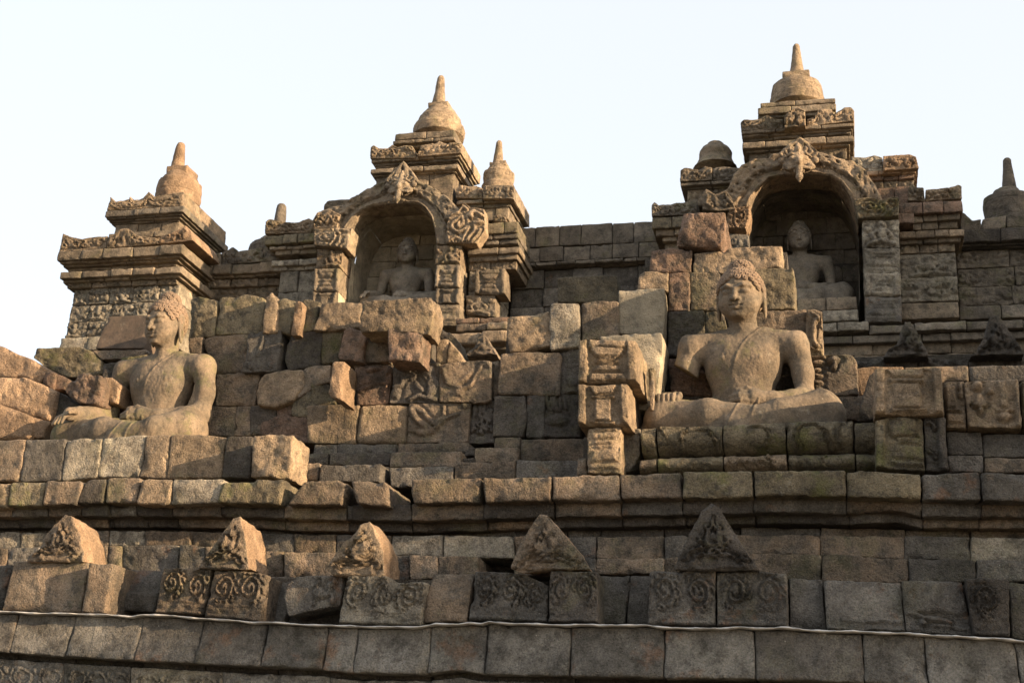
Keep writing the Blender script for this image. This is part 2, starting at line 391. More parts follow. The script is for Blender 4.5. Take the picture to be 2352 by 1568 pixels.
# ---------------------------------------------------------------- materials
M = {}
ALB = .9
def stone_mat(key, c1, c2, dark=.35, moss=.25, lichen=.3, bump=.6, grain=1.0, rust=0.0, tonespan=.28, darkcol=(.05, .045, .038), pits=1.0):
    m = bpy.data.materials.new('stone_'+key); m.use_nodes = True
    nt = m.node_tree; N = nt.nodes; L = nt.links
    bs = N['Principled BSDF']; bs.inputs['Roughness'].default_value = .92
    bs.inputs['Specular IOR Level'].default_value = .18
    geo = N.new('ShaderNodeNewGeometry'); at = N.new('ShaderNodeAttribute'); at.attribute_name = 'tone'
    mul = N.new('ShaderNodeVectorMath'); mul.operation = 'SCALE'; mul.inputs['Scale'].default_value = 37.0
    L.new(at.outputs['Vector'], mul.inputs[0])
    add = N.new('ShaderNodeVectorMath'); L.new(geo.outputs['Position'], add.inputs[0]); L.new(mul.outputs[0], add.inputs[1])
    def noise(scale, det=4, rough=.6, dist=0.0, world=False):
        n = N.new('ShaderNodeTexNoise'); n.inputs['Scale'].default_value = scale; n.inputs['Detail'].default_value = det
        n.inputs['Roughness'].default_value = rough; n.inputs['Distortion'].default_value = dist
        L.new(geo.outputs['Position'] if world else add.outputs[0], n.inputs['Vector']); return n.outputs['Fac']
    def ramp(x, a, b, lo=0.0, hi=1.0):
        r = N.new('ShaderNodeMapRange'); r.inputs['From Min'].default_value = a; r.inputs['From Max'].default_value = b
        r.inputs['To Min'].default_value = lo; r.inputs['To Max'].default_value = hi; L.new(x, r.inputs['Value']); return r.outputs[0]
    def mix(f, a, b, mode='MIX'):
        x = N.new('ShaderNodeMix'); x.data_type = 'RGBA'; x.blend_type = mode
        if isinstance(f, (int, float)): x.inputs[0].default_value = f
        else: L.new(f, x.inputs[0])
        for s, v in ((6, a), (7, b)):
            if isinstance(v, tuple): x.inputs[s].default_value = (*v, 1)
            else: L.new(v, x.inputs[s])
        return x.outputs[2]
    def math_(op, a, b):
        x = N.new('ShaderNodeMath'); x.operation = op
        for s, v in ((0, a), (1, b)):
            if isinstance(v, (int, float)): x.inputs[s].default_value = v
            else: L.new(v, x.inputs[s])
        return x.outputs[0]
    def des(c):
        l = .3*c[0]+.6*c[1]+.1*c[2]
        return tuple((l+(v-l)*.97)*ALB for v in c)
    c1 = des(c1); c2 = des(c2)
    col = mix(ramp(noise(5.5, 5, .65), .38, .62), c1, c2)
    col = mix(math_('MULTIPLY', ramp(noise(1.7, 7, .72, .3, True), .5, .62), dark), col, darkcol)
    col = mix(math_('MULTIPLY', ramp(noise(11.0, 6, .78), .51, .6), min(.85, dark*1.3)), col, darkcol)
    col = mix(math_('MULTIPLY', ramp(noise(2.6, 7, .75, 0, True), .52, .64), moss), col, (.125, .122, .048))
    if rust: col = mix(math_('MULTIPLY', ramp(noise(3.6, 5, .7), .57, .66), rust), col, (.24, .10, .035))
    v = N.new('ShaderNodeTexVoronoi'); v.inputs['Scale'].default_value = 17; L.new(add.outputs[0], v.inputs['Vector'])
    spot = math_('MULTIPLY', ramp(v.outputs['Distance'], .07, .04), ramp(noise(2.3, 2), .5, .6))
    col = mix(math_('MULTIPLY', spot, lichen), col, (.45, .43, .38))
    col = mix(math_('MULTIPLY', ramp(noise(8.5, 6, .8), .6, .68), lichen*.8), col, (.29, .275, .23))
    v3 = N.new('ShaderNodeTexVoronoi'); v3.inputs['Scale'].default_value = 48; L.new(add.outputs[0], v3.inputs['Vector'])
    hole = math_('MULTIPLY', ramp(v3.outputs['Distance'], .22, .10), ramp(noise(7, 3), .42, .58))
    col = mix(math_('MULTIPLY', hole, .75*pits), col, tuple(v*.5 for v in darkcol))
    g = ramp(noise(95, 3, .7), .3, .7, 1-.38*grain, 1+.38*grain)
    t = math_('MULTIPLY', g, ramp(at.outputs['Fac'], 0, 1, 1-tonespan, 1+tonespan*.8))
    t = math_('MULTIPLY', t, ramp(noise(3.2, 5, .7, .4, True), .34, .66, .72, 1.26))
    cmb = N.new('ShaderNodeCombineColor')
    for k in range(3): L.new(t, cmb.inputs[k])
    col = mix(1.0, col, cmb.outputs[0], 'MULTIPLY')
    L.new(col, bs.inputs['Base Color'])
    h1 = noise(38, 5, .65); h2 = noise(120, 3, .7)
    v2 = N.new('ShaderNodeTexVoronoi'); v2.inputs['Scale'].default_value = 75; L.new(add.outputs[0], v2.inputs['Vector'])
    hh = math_('ADD', math_('MULTIPLY', h1, ramp(noise(4.5, 3), .35, .65, .9, 2.6)), math_('MULTIPLY', h2, ramp(noise(6.5, 3), .35, .65, .1, 1.2)))
    hh = math_('ADD', hh, math_('MULTIPLY', ramp(v2.outputs['Distance'], .12, .4), .35*pits))
    bp = N.new('ShaderNodeBump'); bp.inputs['Strength'].default_value = min(1, bump*1.35); bp.inputs['Distance'].default_value = .02
    L.new(hh, bp.inputs['Height']); L.new(bp.outputs[0], bs.inputs['Normal'])
    M[key] = m; return m
stone_mat('brown', (.225, .168, .118), (.145, .122, .096), dark=.45, moss=.3)
stone_mat('tan', (.30, .225, .15), (.215, .165, .115), dark=.35, moss=.3)
stone_mat('red', (.25, .165, .118), (.18, .13, .098), dark=.5, moss=.1, bump=.8)
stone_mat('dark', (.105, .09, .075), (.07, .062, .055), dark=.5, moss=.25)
stone_mat('grey', (.155, .14, .12), (.105, .096, .086), dark=.4, moss=.15, lichen=.6, rust=.3)
stone_mat('mossy', (.20, .165, .108), (.14, .118, .08), dark=.5, moss=.85)
stone_mat('pale', (.36, .31, .225), (.28, .245, .185), dark=.15, moss=.25, bump=.35, grain=.5)
stone_mat('basalt', (.22, .205, .18), (.14, .13, .115), dark=.4, moss=.1, lichen=.7, rust=.35)
stone_mat('lichen', (.31, .275, .215), (.20, .175, .14), dark=.4, moss=.2, lichen=.8)
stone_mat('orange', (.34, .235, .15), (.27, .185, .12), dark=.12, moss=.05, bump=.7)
stone_mat('statue', (.19, .145, .102), (.13, .106, .078), dark=.3, moss=.6, bump=.2, grain=.6, tonespan=.1, lichen=.45, pits=.5)
stone_mat('hair', (.20, .142, .10), (.15, .112, .082), dark=.1, moss=.2, bump=.05, grain=.4, tonespan=.1, lichen=.3, pits=.1)
stone_mat('niche_statue', (.21, .18, .14), (.16, .14, .115), dark=.2, moss=.2, bump=.2, tonespan=.1, lichen=.2)
stone_mat('tower', (.24, .19, .135), (.165, .135, .10), dark=.35, moss=.25, bump=.5, grain=.7, lichen=.4)
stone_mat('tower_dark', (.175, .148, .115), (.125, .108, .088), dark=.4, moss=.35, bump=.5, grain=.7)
stone_mat('plaque', (.13, .095, .07), (.085, .066, .052), dark=.3, moss=.05, bump=.12, grain=.35, lichen=.3, pits=.2)
stone_mat('core', (.10, .086, .07), (.07, .06, .05), dark=.2, moss=.1, lichen=0)
mt = bpy.data.materials.new('lead_strip'); mt.use_nodes = True
b_ = mt.node_tree.nodes['Principled BSDF']; nz = mt.node_tree.nodes.new('ShaderNodeTexNoise'); nz.inputs['Scale'].default_value = 14; nz.inputs['Detail'].default_value = 4
cr_ = mt.node_tree.nodes.new('ShaderNodeValToRGB'); cr_.color_ramp.elements[0].position = .3; cr_.color_ramp.elements[0].color = (.14, .13, .12, 1); cr_.color_ramp.elements[1].position = .6; cr_.color_ramp.elements[1].color = (.5, .48, .45, 1)
mt.node_tree.links.new(nz.outputs['Fac'], cr_.inputs[0]); mt.node_tree.links.new(cr_.outputs[0], b_.inputs['Base Color'])
b_.inputs['Roughness'].default_value = .55; b_.inputs['Metallic'].default_value = .3
M['lead'] = mt
gm = bpy.data.materials.new('ground_soil'); gm.use_nodes = True
b_ = gm.node_tree.nodes['Principled BSDF']; nz = gm.node_tree.nodes.new('ShaderNodeTexNoise'); nz.inputs['Scale'].default_value = 3; nz.inputs['Detail'].default_value = 6
cr_ = gm.node_tree.nodes.new('ShaderNodeValToRGB'); cr_.color_ramp.elements[0].color = (.17, .15, .11, 1); cr_.color_ramp.elements[1].color = (.33, .28, .2, 1)
gm.node_tree.links.new(nz.outputs['Fac'], cr_.inputs[0]); gm.node_tree.links.new(cr_.outputs[0], b_.inputs['Base Color']); b_.inputs['Roughness'].default_value = .95
M['ground'] = gm
# ---------------------------------------------------------------- seated stone figures, 1.1 m high, facing -Y, x to the viewer's right
def hand(s, wrist, palm_end, fingers, thumb, rw=.036, k=.012):
    s.cone(wrist, palm_end, rw, rw*1.02, k, sy=1.0)
    for pts, r in fingers: s.path(pts, [r]+[r*.92]*(len(pts)-2)+[r*.8], .006)
    s.path(thumb[0], [thumb[1], thumb[1]*.95, thumb[1]*.8], .008)
def build_figure(vox, arm='full', lefthand=True, hx=0.0, kx=1.0, lx=1.0):
    s = SDF((-.80, -.52, -.02), (.78, .34, 1.13), vox)
    # trunk
    s.ell((0, .05, .12), (.27, .19, .15))
    s.ell((0, .045, .27), (.2, .135, .19), .05)
    s.ell((0, .035, .44), (.258, .145, .18), .06)
    s.cone((-.25, .03, .565), (.25, .03, .565), .085, .085, .06)
    s.ell((-.10, -.02, .475), (.125, .085, .085), .07); s.ell((.10, -.02, .475), (.125, .085, .085), .07)
    s.cone((-.13, .035, .615), (.13, .035, .615), .05, .05, .06)
    s.ell((-.345, .025, .55), (.092, .095, .085), .05); s.ell((.345, .025, .55), (.092, .095, .085), .05)
    for x in (-1, 1): s.ell((x*.125, -.108, .462), (.011, .012, .011), .012)
    s.ell((0, -.085, .245), (.012, .02, .014), .01, 's')
    # neck
    s.cone((0, .03, .60), (0, .015, .74), .092, .086, .03)
    # legs: thighs, folded shins, feet
    s.path([(-.17, .06, .14), (-.48*lx, -.17, .12)], [.135, .115], .05)
    s.path([(.17, .06, .14), (.53*kx, -.14, .14)], [.14, .125], .05)
    s.ell((-.525*lx, -.2, .10), (.115, .13, .105), .05)
    s.path([(-.5*lx, -.21, .105), (-.2, -.3, .10), (.14, -.33, .085)], [.105, .09, .06], .05)
    s.ell((.585*kx, -.15, .125), (.13, .14, .125), .05)
    s.path([(.56*kx, -.17, .15), (.25, -.31, .10), (-.06, -.37, .045)], [.115, .085, .045], .025)
    s.path([(.60*kx, -.20, .06), (.2, -.36, .035)], [.08, .04], .03)
    s.path([(-.62*lx, -.19, .03), (0, -.37, .0), (.6*kx, -.22, .02)], [.06, .05, .06], .03)
    s.cone((-.2, -.17, .12), (.2, -.17, .12), .08, .08, .06)
    # his left arm (viewer's right), hand in the lap
    s.path([(.362, .025, .55), (.40, .02, .40), (.41, .0, .265)], [.082, .069, .060], .03)
    s.path([(.41, .0, .265), (.33, -.15, .215), (.20, -.255, .20)], [.068, .056, .040], .025)
    s.ell((.405, .02, .25), (.064, .06, .056), .03)
    s.cone((.20, -.255, .20), (.085, -.285, .205), .038, .042, .015)
    fy = [(-.305, .222), (-.318, .205), (-.318, .185), (-.305, .168)]
    for i, (y, z) in enumerate(fy):
        ln = (.115, .135, .13, .10)[i]
        s.path([(.075, y+.012, z), (.075-ln*.55, y-.006, z+.004), (.075-ln, y+.004, z-.002)], [.0155, .0145, .011], .005)
    s.path([(.12, -.27, .235), (.05, -.29, .25), (-.02, -.30, .243)], [.017, .015, .011], .008)
    # bracelet
    s.cone((.222, -.238, .20), (.214, -.246, .20), .048, .048, .004)
    if arm == 'full':
        s.path([(-.362, .025, .55), (-.40, .02, .40), (-.41, -.02, .275)], [.082, .069, .058], .03)
        s.path([(-.41, -.02, .275), (-.43, -.16, .255), (-.47, -.28, .235)], [.064, .052, .038], .025)
        s.cone((-.47, -.28, .235), (-.50, -.345, .215), .038, .040, .015)
        for i in range(4):
            x = -.535+.024*i; z = .205+.004*i
            s.path([(x+.005, -.36, z), (x-.012, -.41, z-.03), (x-.02, -.44+.008*abs(i-1), z-.075)], [.0145, .0135, .010], .005)
        s.path([(-.45, -.33, .23), (-.425, -.385, .222), (-.43, -.425, .205)], [.017, .015, .011], .008)
    elif arm == 'broken':
        s.path([(-.355, .025, .55), (-.385, .01, .43), (-.40, 0, .34)], [.088, .08, .078], .03)

        s.plane_cut((-.38, 0, .42), (-.42, .1, -.9), (-.56, -.25, .25), (-.255, .3, .5))
        # what remains of the hand on the knee
        s.ell((-.475, -.20, .225), (.06, .06, .035), .02)
        for i in range(4):
            x = -.525+.032*i
            s.path([(x, -.22, .235+.008*(i % 2)), (x-.008, -.27, .225), (x-.006, -.285, .20)], [.016, .015, .012], .006)
        s.path([(-.43, -.2, .245), (-.395, -.235, .235), (-.41, -.26, .215)], [.02, .018, .014], .008)
    # head
    hz = .0
    s.ell((hx, .015, .895), (.136, .158, .152), .02)
    s.ell((hx, -.03, .825), (.116, .118, .112), .05)
    s.ell((hx, -.098, .752), (.046, .04, .032), .045)
    for x in (-1, 1):
        s.ell((hx+x*.058, -.082, .815), (.055, .055, .055), .04)
        s.path([(hx+x*.016, -.148, .905), (hx+x*.05, -.143, .922), (hx+x*.095, -.112, .915)], [.008, .009, .007], .025)
        s.ell((hx+x*.053, -.168, .889), (.038, .022, .018), .018, 's')
        s.ell((hx+x*.052, -.124, .884), (.036, .026, .021), .006)
        s.path([(hx+x*.022, -.150, .874), (hx+x*.05, -.157, .868), (hx+x*.088, -.138, .876)], [.0045, .005, .003], .004, 's')
    s.path([(hx, -.146, .905), (hx, -.166, .868), (hx, -.182, .842)], [.011, .014, .019], .012)
    for x in (-1, 1):
        s.ell((hx+x*.021, -.163, .840), (.0145, .017, .013), .008)
        s.ell((hx+x*.010, -.178, .828), (.006, .008, .006), .003, 's')
    s.ell((hx, -.122, .797), (.055, .03, .038), .035)
    s.path([(hx-.050, -.134, .803), (hx-.018, -.153, .811), (hx, -.154, .806), (hx+.018, -.153, .811), (hx+.050, -.134, .803)], [.004, .010, .009, .010, .004], .006)
    s.path([(hx-.036, -.138, .788), (hx, -.153, .784), (hx+.036, -.138, .788)], [.006, .0125, .006], .006)
    s.path([(hx-.054, -.140, .802), (hx-.02, -.160, .7985), (hx, -.165, .7965), (hx+.02, -.160, .7985), (hx+.054, -.140, .802)], [.003, .004, .004, .004, .003], .003, 's')
    s.ell((hx, -.155, .768), (.03, .010, .007), .012, 's')
    s.ell((hx, -.125, .745), (.03, .02, .02), .03)
    for x in (-1, 1):
        s.ell((hx+x*.139, .02, .885), (.017, .036, .052), .01)
        s.ell((hx+x*.143, .012, .80), (.014, .026, .075), .012)
        s.ell((hx+x*.156, .015, .885), (.01, .018, .032), .006, 's')
        s.ell((hx+x*.155, .01, .79), (.012, .008, .04), .004, 's')
    s.ell((hx, .045, 1.02), (.078, .08, .075), .03)
    s.plane_cut((0, 0, 0), (0, 0, -1), (-.76, -.54, -.03), (.8, .36, .05))
    V, F = s.mesh()
    n = smooth_normals(V, F)
    disp = fbm(V, 14, 3, 3)*.0022+vnoise(V, 70, 9)*.0012
    front = np.clip(-n[:, 1]*2, 0, 1)
    # hem of the robe across the chest
    t = np.clip((V[:, 2]-.34)/.31, 0, 1)
    xl = -.075+.075*t+.115*t**2.6
    on = np.exp(-((V[:, 0]-xl)/.009)**2)*np.clip((V[:, 2]-.36)/.08, 0, 1)*(V[:, 2] < .655)*front*(np.abs(V[:, 0]) < .3)
    disp += on*.004
    for zz in (.665, .69): disp -= np.exp(-((V[:, 2]-zz-.06*V[:, 1])/.004)**2)*(np.abs(V[:, 0]) < .11)*.0025
    # hems on the lower legs
    for xx, sl in ((-.02, .5), (.10, .35)):
        on = np.exp(-((V[:, 0]-xx-sl*(V[:, 2]-.12))/.008)**2)*(V[:, 2] < .2)*(V[:, 1] < -.2)*front
        disp += on*.005
    V = V+n*disp[:, None]
    return V, F
def build_curls(hx=0.0, n=250, r=.0212):
    rg = random.Random(5)
    Vs, Fs = [], []; off = 0
    cen = [((hx, .015, .895), (.141, .163, .157), 0), ((hx, .045, 1.022), (.080, .082, .080), 1)]
    prof = [(1.0, -.006), (.97, .003), (.82, .009), (.66, .008), (.52, .0035), (.40, .008), (.2, .011), (0.02, .0115)]
    for c, rr, top in cen:
        m = n if not top else 66
        for i in range(m):
            z = 1-2*(i+.5)/m; a = i*2.399963
            q = math.sqrt(max(0, 1-z*z)); d = np.array([q*math.cos(a), q*math.sin(a), z])
            p = np.array(c)+d*np.array(rr)
            if top and p[2] < 1.035 and p[1] < .1: continue
            if not top:
                lim = .968-1.0*(p[1]+.12) if p[1] < .0 else .83-.9*p[1]
                if p[2] < max(lim, .74): continue
                if ((p-np.array(cen[1][0]))/np.array(cen[1][1])*.95).dot((p-np.array(cen[1][0]))/np.array(cen[1][1])) < .8: continue
            nn = d/np.array(rr); nn /= np.linalg.norm(nn)
            t1 = np.cross(nn, [0, 0, 1.0]);
            if np.linalg.norm(t1) < .05: t1 = np.array([1.0, 0, 0])
            t1 /= np.linalg.norm(t1); t2 = np.cross(nn, t1)
            k = 12; a0 = rg.uniform(0, 6); rj = r*rg.uniform(.92, 1.08)
            vv = []
            for j, (pr, h) in enumerate(prof):
                for e in range(k):
                    an = a0+2*math.pi*e/k+j*.35
                    vv.append(p+(t1*math.cos(an)+t2*math.sin(an))*rj*pr+nn*(h+.0015*math.sin(an+j)))
            Vs += vv
            for j in range(len(prof)-1):
                for e in range(k):
                    Fs.append((off+j*k+e, off+j*k+(e+1) % k, off+(j+1)*k+(e+1) % k, off+(j+1)*k+e))
            Fs.append(tuple(off+(len(prof)-1)*k+e for e in range(k)))
            off += k*len(prof)
    return np.array(Vs), Fs
HEAD_TILT = math.radians(13)
def place_figure(V, F, hairV, hairF, loc, sc, rz, label, mat, group=None, head_turn=0.0, tone=.5, headsc=.97):
    def xf(A):
        A = A.copy()
        w = np.clip((A[:, 2]-.66)/.08, 0, 1); an = HEAD_TILT*w
        y, z = A[:, 1]-.03, A[:, 2]-.74
        A[:, 1], A[:, 2] = y*np.cos(an)-z*np.sin(an)+.03, y*np.sin(an)+z*np.cos(an)+.74
        A[:, 2] = np.interp(A[:, 2], [-.1, 0, .2, .56, .66, .72, 1.10], [-.1, 0, .2, .60, .695, .75, 1.105])
        if head_turn:
            w = np.clip((A[:, 2]-.66)/.07, 0, 1); an = head_turn*w
            x, y = A[:, 0], A[:, 1]-.02
            A[:, 0], A[:, 1] = x*np.cos(an)-y*np.sin(an), x*np.sin(an)+y*np.cos(an)+.02
        xs_ = np.interp(A[:, 2], [.64, .74], [.825, .95*headsc])*sc
        A[:, 0] *= xs_; A[:, 1] *= np.interp(A[:, 2], [.64, .74], [.88, .95*headsc])*sc; A[:, 2] *= sc
        x, y = A[:, 0].copy(), A[:, 1].copy()
        A[:, 0], A[:, 1] = x*math.cos(rz)-y*math.sin(rz), x*math.sin(rz)+y*math.cos(rz)
        return A+np.array(loc)
    o = mesh_obj('seated_statue', xf(V), F, M[mat], None, tone, origin=np.array(loc, float))
    tag(o, label, 'statue', group)
    mesh_obj('hair', xf(hairV), hairF, M['hair' if mat == 'statue' else mat], o, tone+.05)
    return o
# ---------------------------------------------------------------- lower terrace, front to back
def wall(name, label, cat='wall', group=None, at=('O', (1176, 1400)), Y=8):
    return empty(name, W(at[0], at[1], Y), label, cat, group)
strip = [('I', -60, 1055), ('I', 0, 1058), ('I', 480, 1076), ('I', 700, 1078), ('I', 930, 1092), ('I', 1020, 1080), ('I', 1250, 1092), ('I', 1400, 1105), ('I', 1700, 1122), ('J', 0, 1134), ('J', 250, 1142), ('J', 500, 1156),
         ('J', 720, 1158), ('J', 850, 1172), ('J', 1050, 1165), ('J', 1200, 1168), ('J', 1330, 1145), ('J', 1480, 1150), ('J', 1560, 1139), ('J', 1650, 1149), ('J', 1710, 1134), ('K', 0, 1136), ('K', 300, 1150), ('K', 500, 1156), ('K', 800, 1152),
         ('K', 1050, 1156), ('K', 1150, 1171), ('K', 1350, 1180), ('K', 1560, 1175), ('K', 1700, 1169), ('L', 0, 1178), ('L', 110, 1178), ('L', 230, 1171), ('L', 380, 1188), ('L', 500, 1189), ('L', 620, 1200), ('L', 740, 1199), ('L', 860, 1206), ('L', 1000, 1212), ('L', 1130, 1212),
         ('L', 1230, 1219), ('L', 1500, 1240), ('L', 1760, 1250), ('L', 1951, 1268), ('L', 2100, 1285)]
def edge_strip():
    pts = [px(c, (x, y)) for c, x, y in strip]
    xs = np.linspace(pts[0][0], pts[-1][0], 420)
    ys = np.interp(xs, [p[0] for p in pts], [p[1] for p in pts])
    sec = [(-.014, .003), (-.019, -.002), (-.012, -.006), (.05, -.005), (.12, .0), (.12, .005), (.05, .004)]
    V = []; n = len(sec)
    for i, (x, y) in enumerate(zip(xs, ys)):
        p = P(x, y, 7.0); w = .006*math.sin(i*.37)+.004*math.sin(i*.91+1)+.003*math.sin(i*1.7); p[2] += .003*math.sin(i*.23+1)*math.sin(i*.071)
        for a, b in sec: V.append(p+np.array([0, a+w, b*(1+.3*math.sin(i*.5))]))
    F = [(i*n+j, (i+1)*n+j, (i+1)*n+(j+1) % n, i*n+(j+1) % n) for i in range(len(xs)-1) for j in range(n)]
    F += [tuple(range(n)), tuple((len(xs)-1)*n+j for j in range(n))[::-1]]
    tag(mesh_obj('edging_strip', np.array(V), F, M['lead'], None, .5), 'thin wavy whitish metal strip running along the top of the lowest cornice', 'edging strip')
edge_strip()
# lowest cornice and the frieze it shades
w0 = wall('lower_cornice_wall', 'large smooth grey cornice stones along the very bottom, under the metal strip', Y=7.0, at=('O', (1176, 1500)))
st = [tuple(px(c, (x, y))) for c, x, y in strip]; sto = [(x, y+2) for x, y in st]
jo = [(-60, -66), (33, 25), (168, 152), (322.6, 310), (463, 447), (609, 602), (749, 742), (818, 813), (985, 984), (1117, 1115), (1310, 1309), (1524.5, 1526), (1732, 1737), (1981, 1986), (2122.6, 2134), (2332, 2345), (2440, 2460)]
bo = [(-66, 1494), (25, 1499), (60, 1502), (150, 1507), (152, 1508), (310, 1517), (447, 1524), (602, 1532), (742, 1538), (813, 1546), (984, 1548), (1060, 1540), (1115, 1549), (1309, 1553), (1526, 1557), (1737, 1560), (1986, 1568), (2134, 1576), (2345, 1590), (2460, 1600)]
course(w0, 'O', 7.0, sto, bo, jo, ('basalt', 'basalt', 'grey'), depth=.5, jit=.008, rad=.012, rough=.004, edge=.005, prof=lambda v: .035*np.cos(v*2.2)-.005, tilt=(0, 0))
course(w0, 'O', 7.13, [(x, y-3) for x, y in bo], [(x, y+16) for x, y in bo], [-60, 40, 173, 330, 470, 640, 757, 870, 990, 1140, 1320, 1530, 1740, 1990, 2140, 2460], ('dark', 'grey'), depth=.4, rad=.01, rough=.004)
fr = {i: Relief([('s', arc(c, .55, .16, .34, 0, 360), .05, .02), ('s', arc(c, .55, .10, .22, 0, 360), .04, .016)] +
                [('s', spiral(c+.17, .3, .05, 1.2), .04, .015)]) if False else Relief([it for c in (.2, .52, .84) for it in (('s', arc(c, .5, .12, .3, 0, 360), .05, .012), ('s', arc(c, .5, .075, .2, 20, 300), .04, .009), ('e', c+.16, .3, .03, .12, .012))]) for i in range(12)}
course(w0, 'O', 7.05, [(x, y+14) for x, y in bo], [(x, y+90) for x, y in bo], [-60, 145, 300, 510, 760, 990, 1250, 1500, 1760, 2010, 2240, 2460], ('lichen', 'basalt'), depth=.4, rad=.01, rough=.004, reliefs=fr, res=.0095)
# course of antefix stones standing on the strip (things of their own)
Y1 = 7.22
bell = lambda v: .07*(1-v)**1.5
R1 = [('stone_block', 'I', [(95, 698), (400, 704), (625, 710), (575, 1065), (10, 1050)], 7.2, 'brown', 'large plain brown block under the leftmost triangular stone', None, {}),
      ('stone_block', 'I', [(-250, 760), (82, 720), (5, 1050), (-250, 1045)], 7.34, 'grey', 'grey block cut off by the left edge, in the row above the metal strip', None, {}),
      ('stone_block', 'I', [(632, 715), (800, 714), (745, 1066), (577, 1066)], 7.13, 'brown', 'narrow jutting brown block with a bright sunlit right side, left of the scroll carvings', None, {}),
      ('stone_block', 'I', [(850, 735), (1175, 752), (1110, 1066), (790, 1056)], 7.36, 'grey', 'smooth grey curved block left of the first pair of scroll carved stones', None, dict(prof=lambda v: np.where(v < .6, .09*(1-v/.6)**1.5, -.02), rough=.003, edge=.003)),
      ('carved_block', 'I', [(1155, 748), (1350, 745), (1510, 757), (1448, 1088), (1097, 1070)], 7.2, 'brown', 'brown stone carved with leafy scrolls, left one of the pair under the second triangle', scroll_panel(2, seed=3), {}),
      ('carved_block', 'I', [(1518, 760), (1700, 762), (1800, 775), (1900, 795), (1862, 1132), (1448, 1102)], 7.18, 'brown', 'brown stone carved with leafy scrolls, right one of the pair with a broken right edge', scroll_panel(2, seed=5), {}),
      ('stone_block', 'J', [(80, 785), (330, 802), (240, 1135), (50, 1128)], 7.36, 'grey', 'plain grey curved block right of the pair of scroll carved stones', None, dict(prof=bell)),
      ('carved_block', 'J', [(330, 812), (480, 800), (660, 803), (650, 900), (632, 1012), (500, 1045), (380, 1075), (275, 1095), (242, 960), (265, 870)], 7.2, 'grey', 'rounded broken grey block with leaf carving only on its right half', Relief([('s', spiral(.62, .5, .16, 1.3), .07, .02), ('s', [(.55, .15), (.6, .5), (.5, .85)], .05, .018), ('s', [(.9, .1), (.8, .5), (.9, .9)], .06, .02), ('e', .8, .3, .07, .12, .02)]), dict(rad=.05, lump=.006, corners=(0, 2, 4, 7))),
      ('carved_block', 'J', [(690, 802), (830, 800), (972, 800), (985, 852), (1255, 847), (1213, 1162), (623, 1145)], 7.15, 'lichen', 'widest scroll carved stone with a notched top, under the third triangle', scroll_panel(3, seed=8), dict(corners=(0, 4, 5, 6))),
      ('stone_block', 'J', [(1285, 780), (1590, 776), (1543, 1130), (1220, 1136)], 7.2, 'brown', 'plain squarish block with a faint ridge, right of the widest scroll carved stone', None, dict(prof=lambda v: np.where(v < .48, .05*(.48-v)/.48, -.01), rough=.004)),
      ('carved_block', 'J', [(1600, 768), (1820, 775), (1960, 790), (2120, 870), (2118, 1132), (1555, 1120)], 7.2, 'grey', 'wide grey scroll carved stone with its top right corner broken away', scroll_panel(3, seed=12), dict(corners=(0, 3, 4, 5))),
      ('carved_block', 'K', [(352, 765), (690, 772), (702, 1140), (340, 1135)], 7.15, 'dark', 'nearly square dark carved stone directly under the fourth triangle', scroll_panel(2, seed=15), {}),
      ('stone_block', 'K', [(698, 785), (912, 785), (886, 1150), (700, 1142)], 7.34, 'grey', 'plain grey block right of the square dark carved stone, with a crack at its right', None, dict(prof=bell)),
      ('stone_block', 'K', [(916, 785), (1062, 788), (1062, 1152), (900, 1152)], 7.34, 'grey', 'narrow plain grey block left of the carved pair under the tallest triangle', None, dict(prof=bell)),
      ('carved_block', 'K', [(1060, 772), (1200, 765), (1535, 765), (1538, 1160), (1050, 1156)], 7.17, 'grey', 'grey scroll carved stone under the left half of the tallest triangle', scroll_panel(2, seed=21), {}),
      ('carved_block', 'K', [(1543, 778), (1780, 765), (2040, 785), (2050, 1172), (1543, 1165)], 7.17, 'grey', 'grey scroll carved stone under the right foot of the tallest triangle', scroll_panel(2, seed=23), {}),
      ('stone_block', 'L', [(272, 798), (515, 812), (540, 1192), (285, 1172)], 7.3, 'grey', 'rust stained plain block right of the carved pair under the tallest triangle', None, dict(prof=bell)),
      ('stone_block', 'L', [(522, 815), (800, 825), (1078, 832), (1110, 1206), (545, 1192)], 7.24, 'grey', 'wide plain block with an orange stain and a broken moulding at its foot', Relief([('q', .2, .98, .2, .98, .78, .84, .02), ('q', 0, 1, 0, 1, .93, 1.02, .02)]), dict(prof=bell)),
      ('stone_block', 'L', [(1076, 836), (1300, 838), (1510, 845), (1590, 1232), (1112, 1202)], 7.24, 'grey', 'dark block with a rectangular notch in its top left corner, at the far right', Relief([('q', .04, 1, .04, 1, .24, .62, .015), ('q', .45, 1, .45, 1, .0, .26, .015), ('s', [(0, .6), (.3, .72), (.65, .78)], .05, .02), ('e', .25, .82, .07, .07, .025), ('q', .38, 1, .38, 1, .84, .9, .02)]), {}),
      ('carved_block', 'L', [(1530, 825), (1680, 815), (1845, 825), (1850, 1242), (1592, 1235)], 7.16, 'dark', 'dark carved stone with a single curl, rightmost of the scroll carved row', scroll_panel(1, seed=31), {}),
      ('stone_block', 'L', [(1852, 828), (2150, 838), (2180, 1285), (1862, 1247)], 7.3, 'dark', 'dark plain block cut by the right edge of the picture, above the strip', None, dict(prof=bell))]
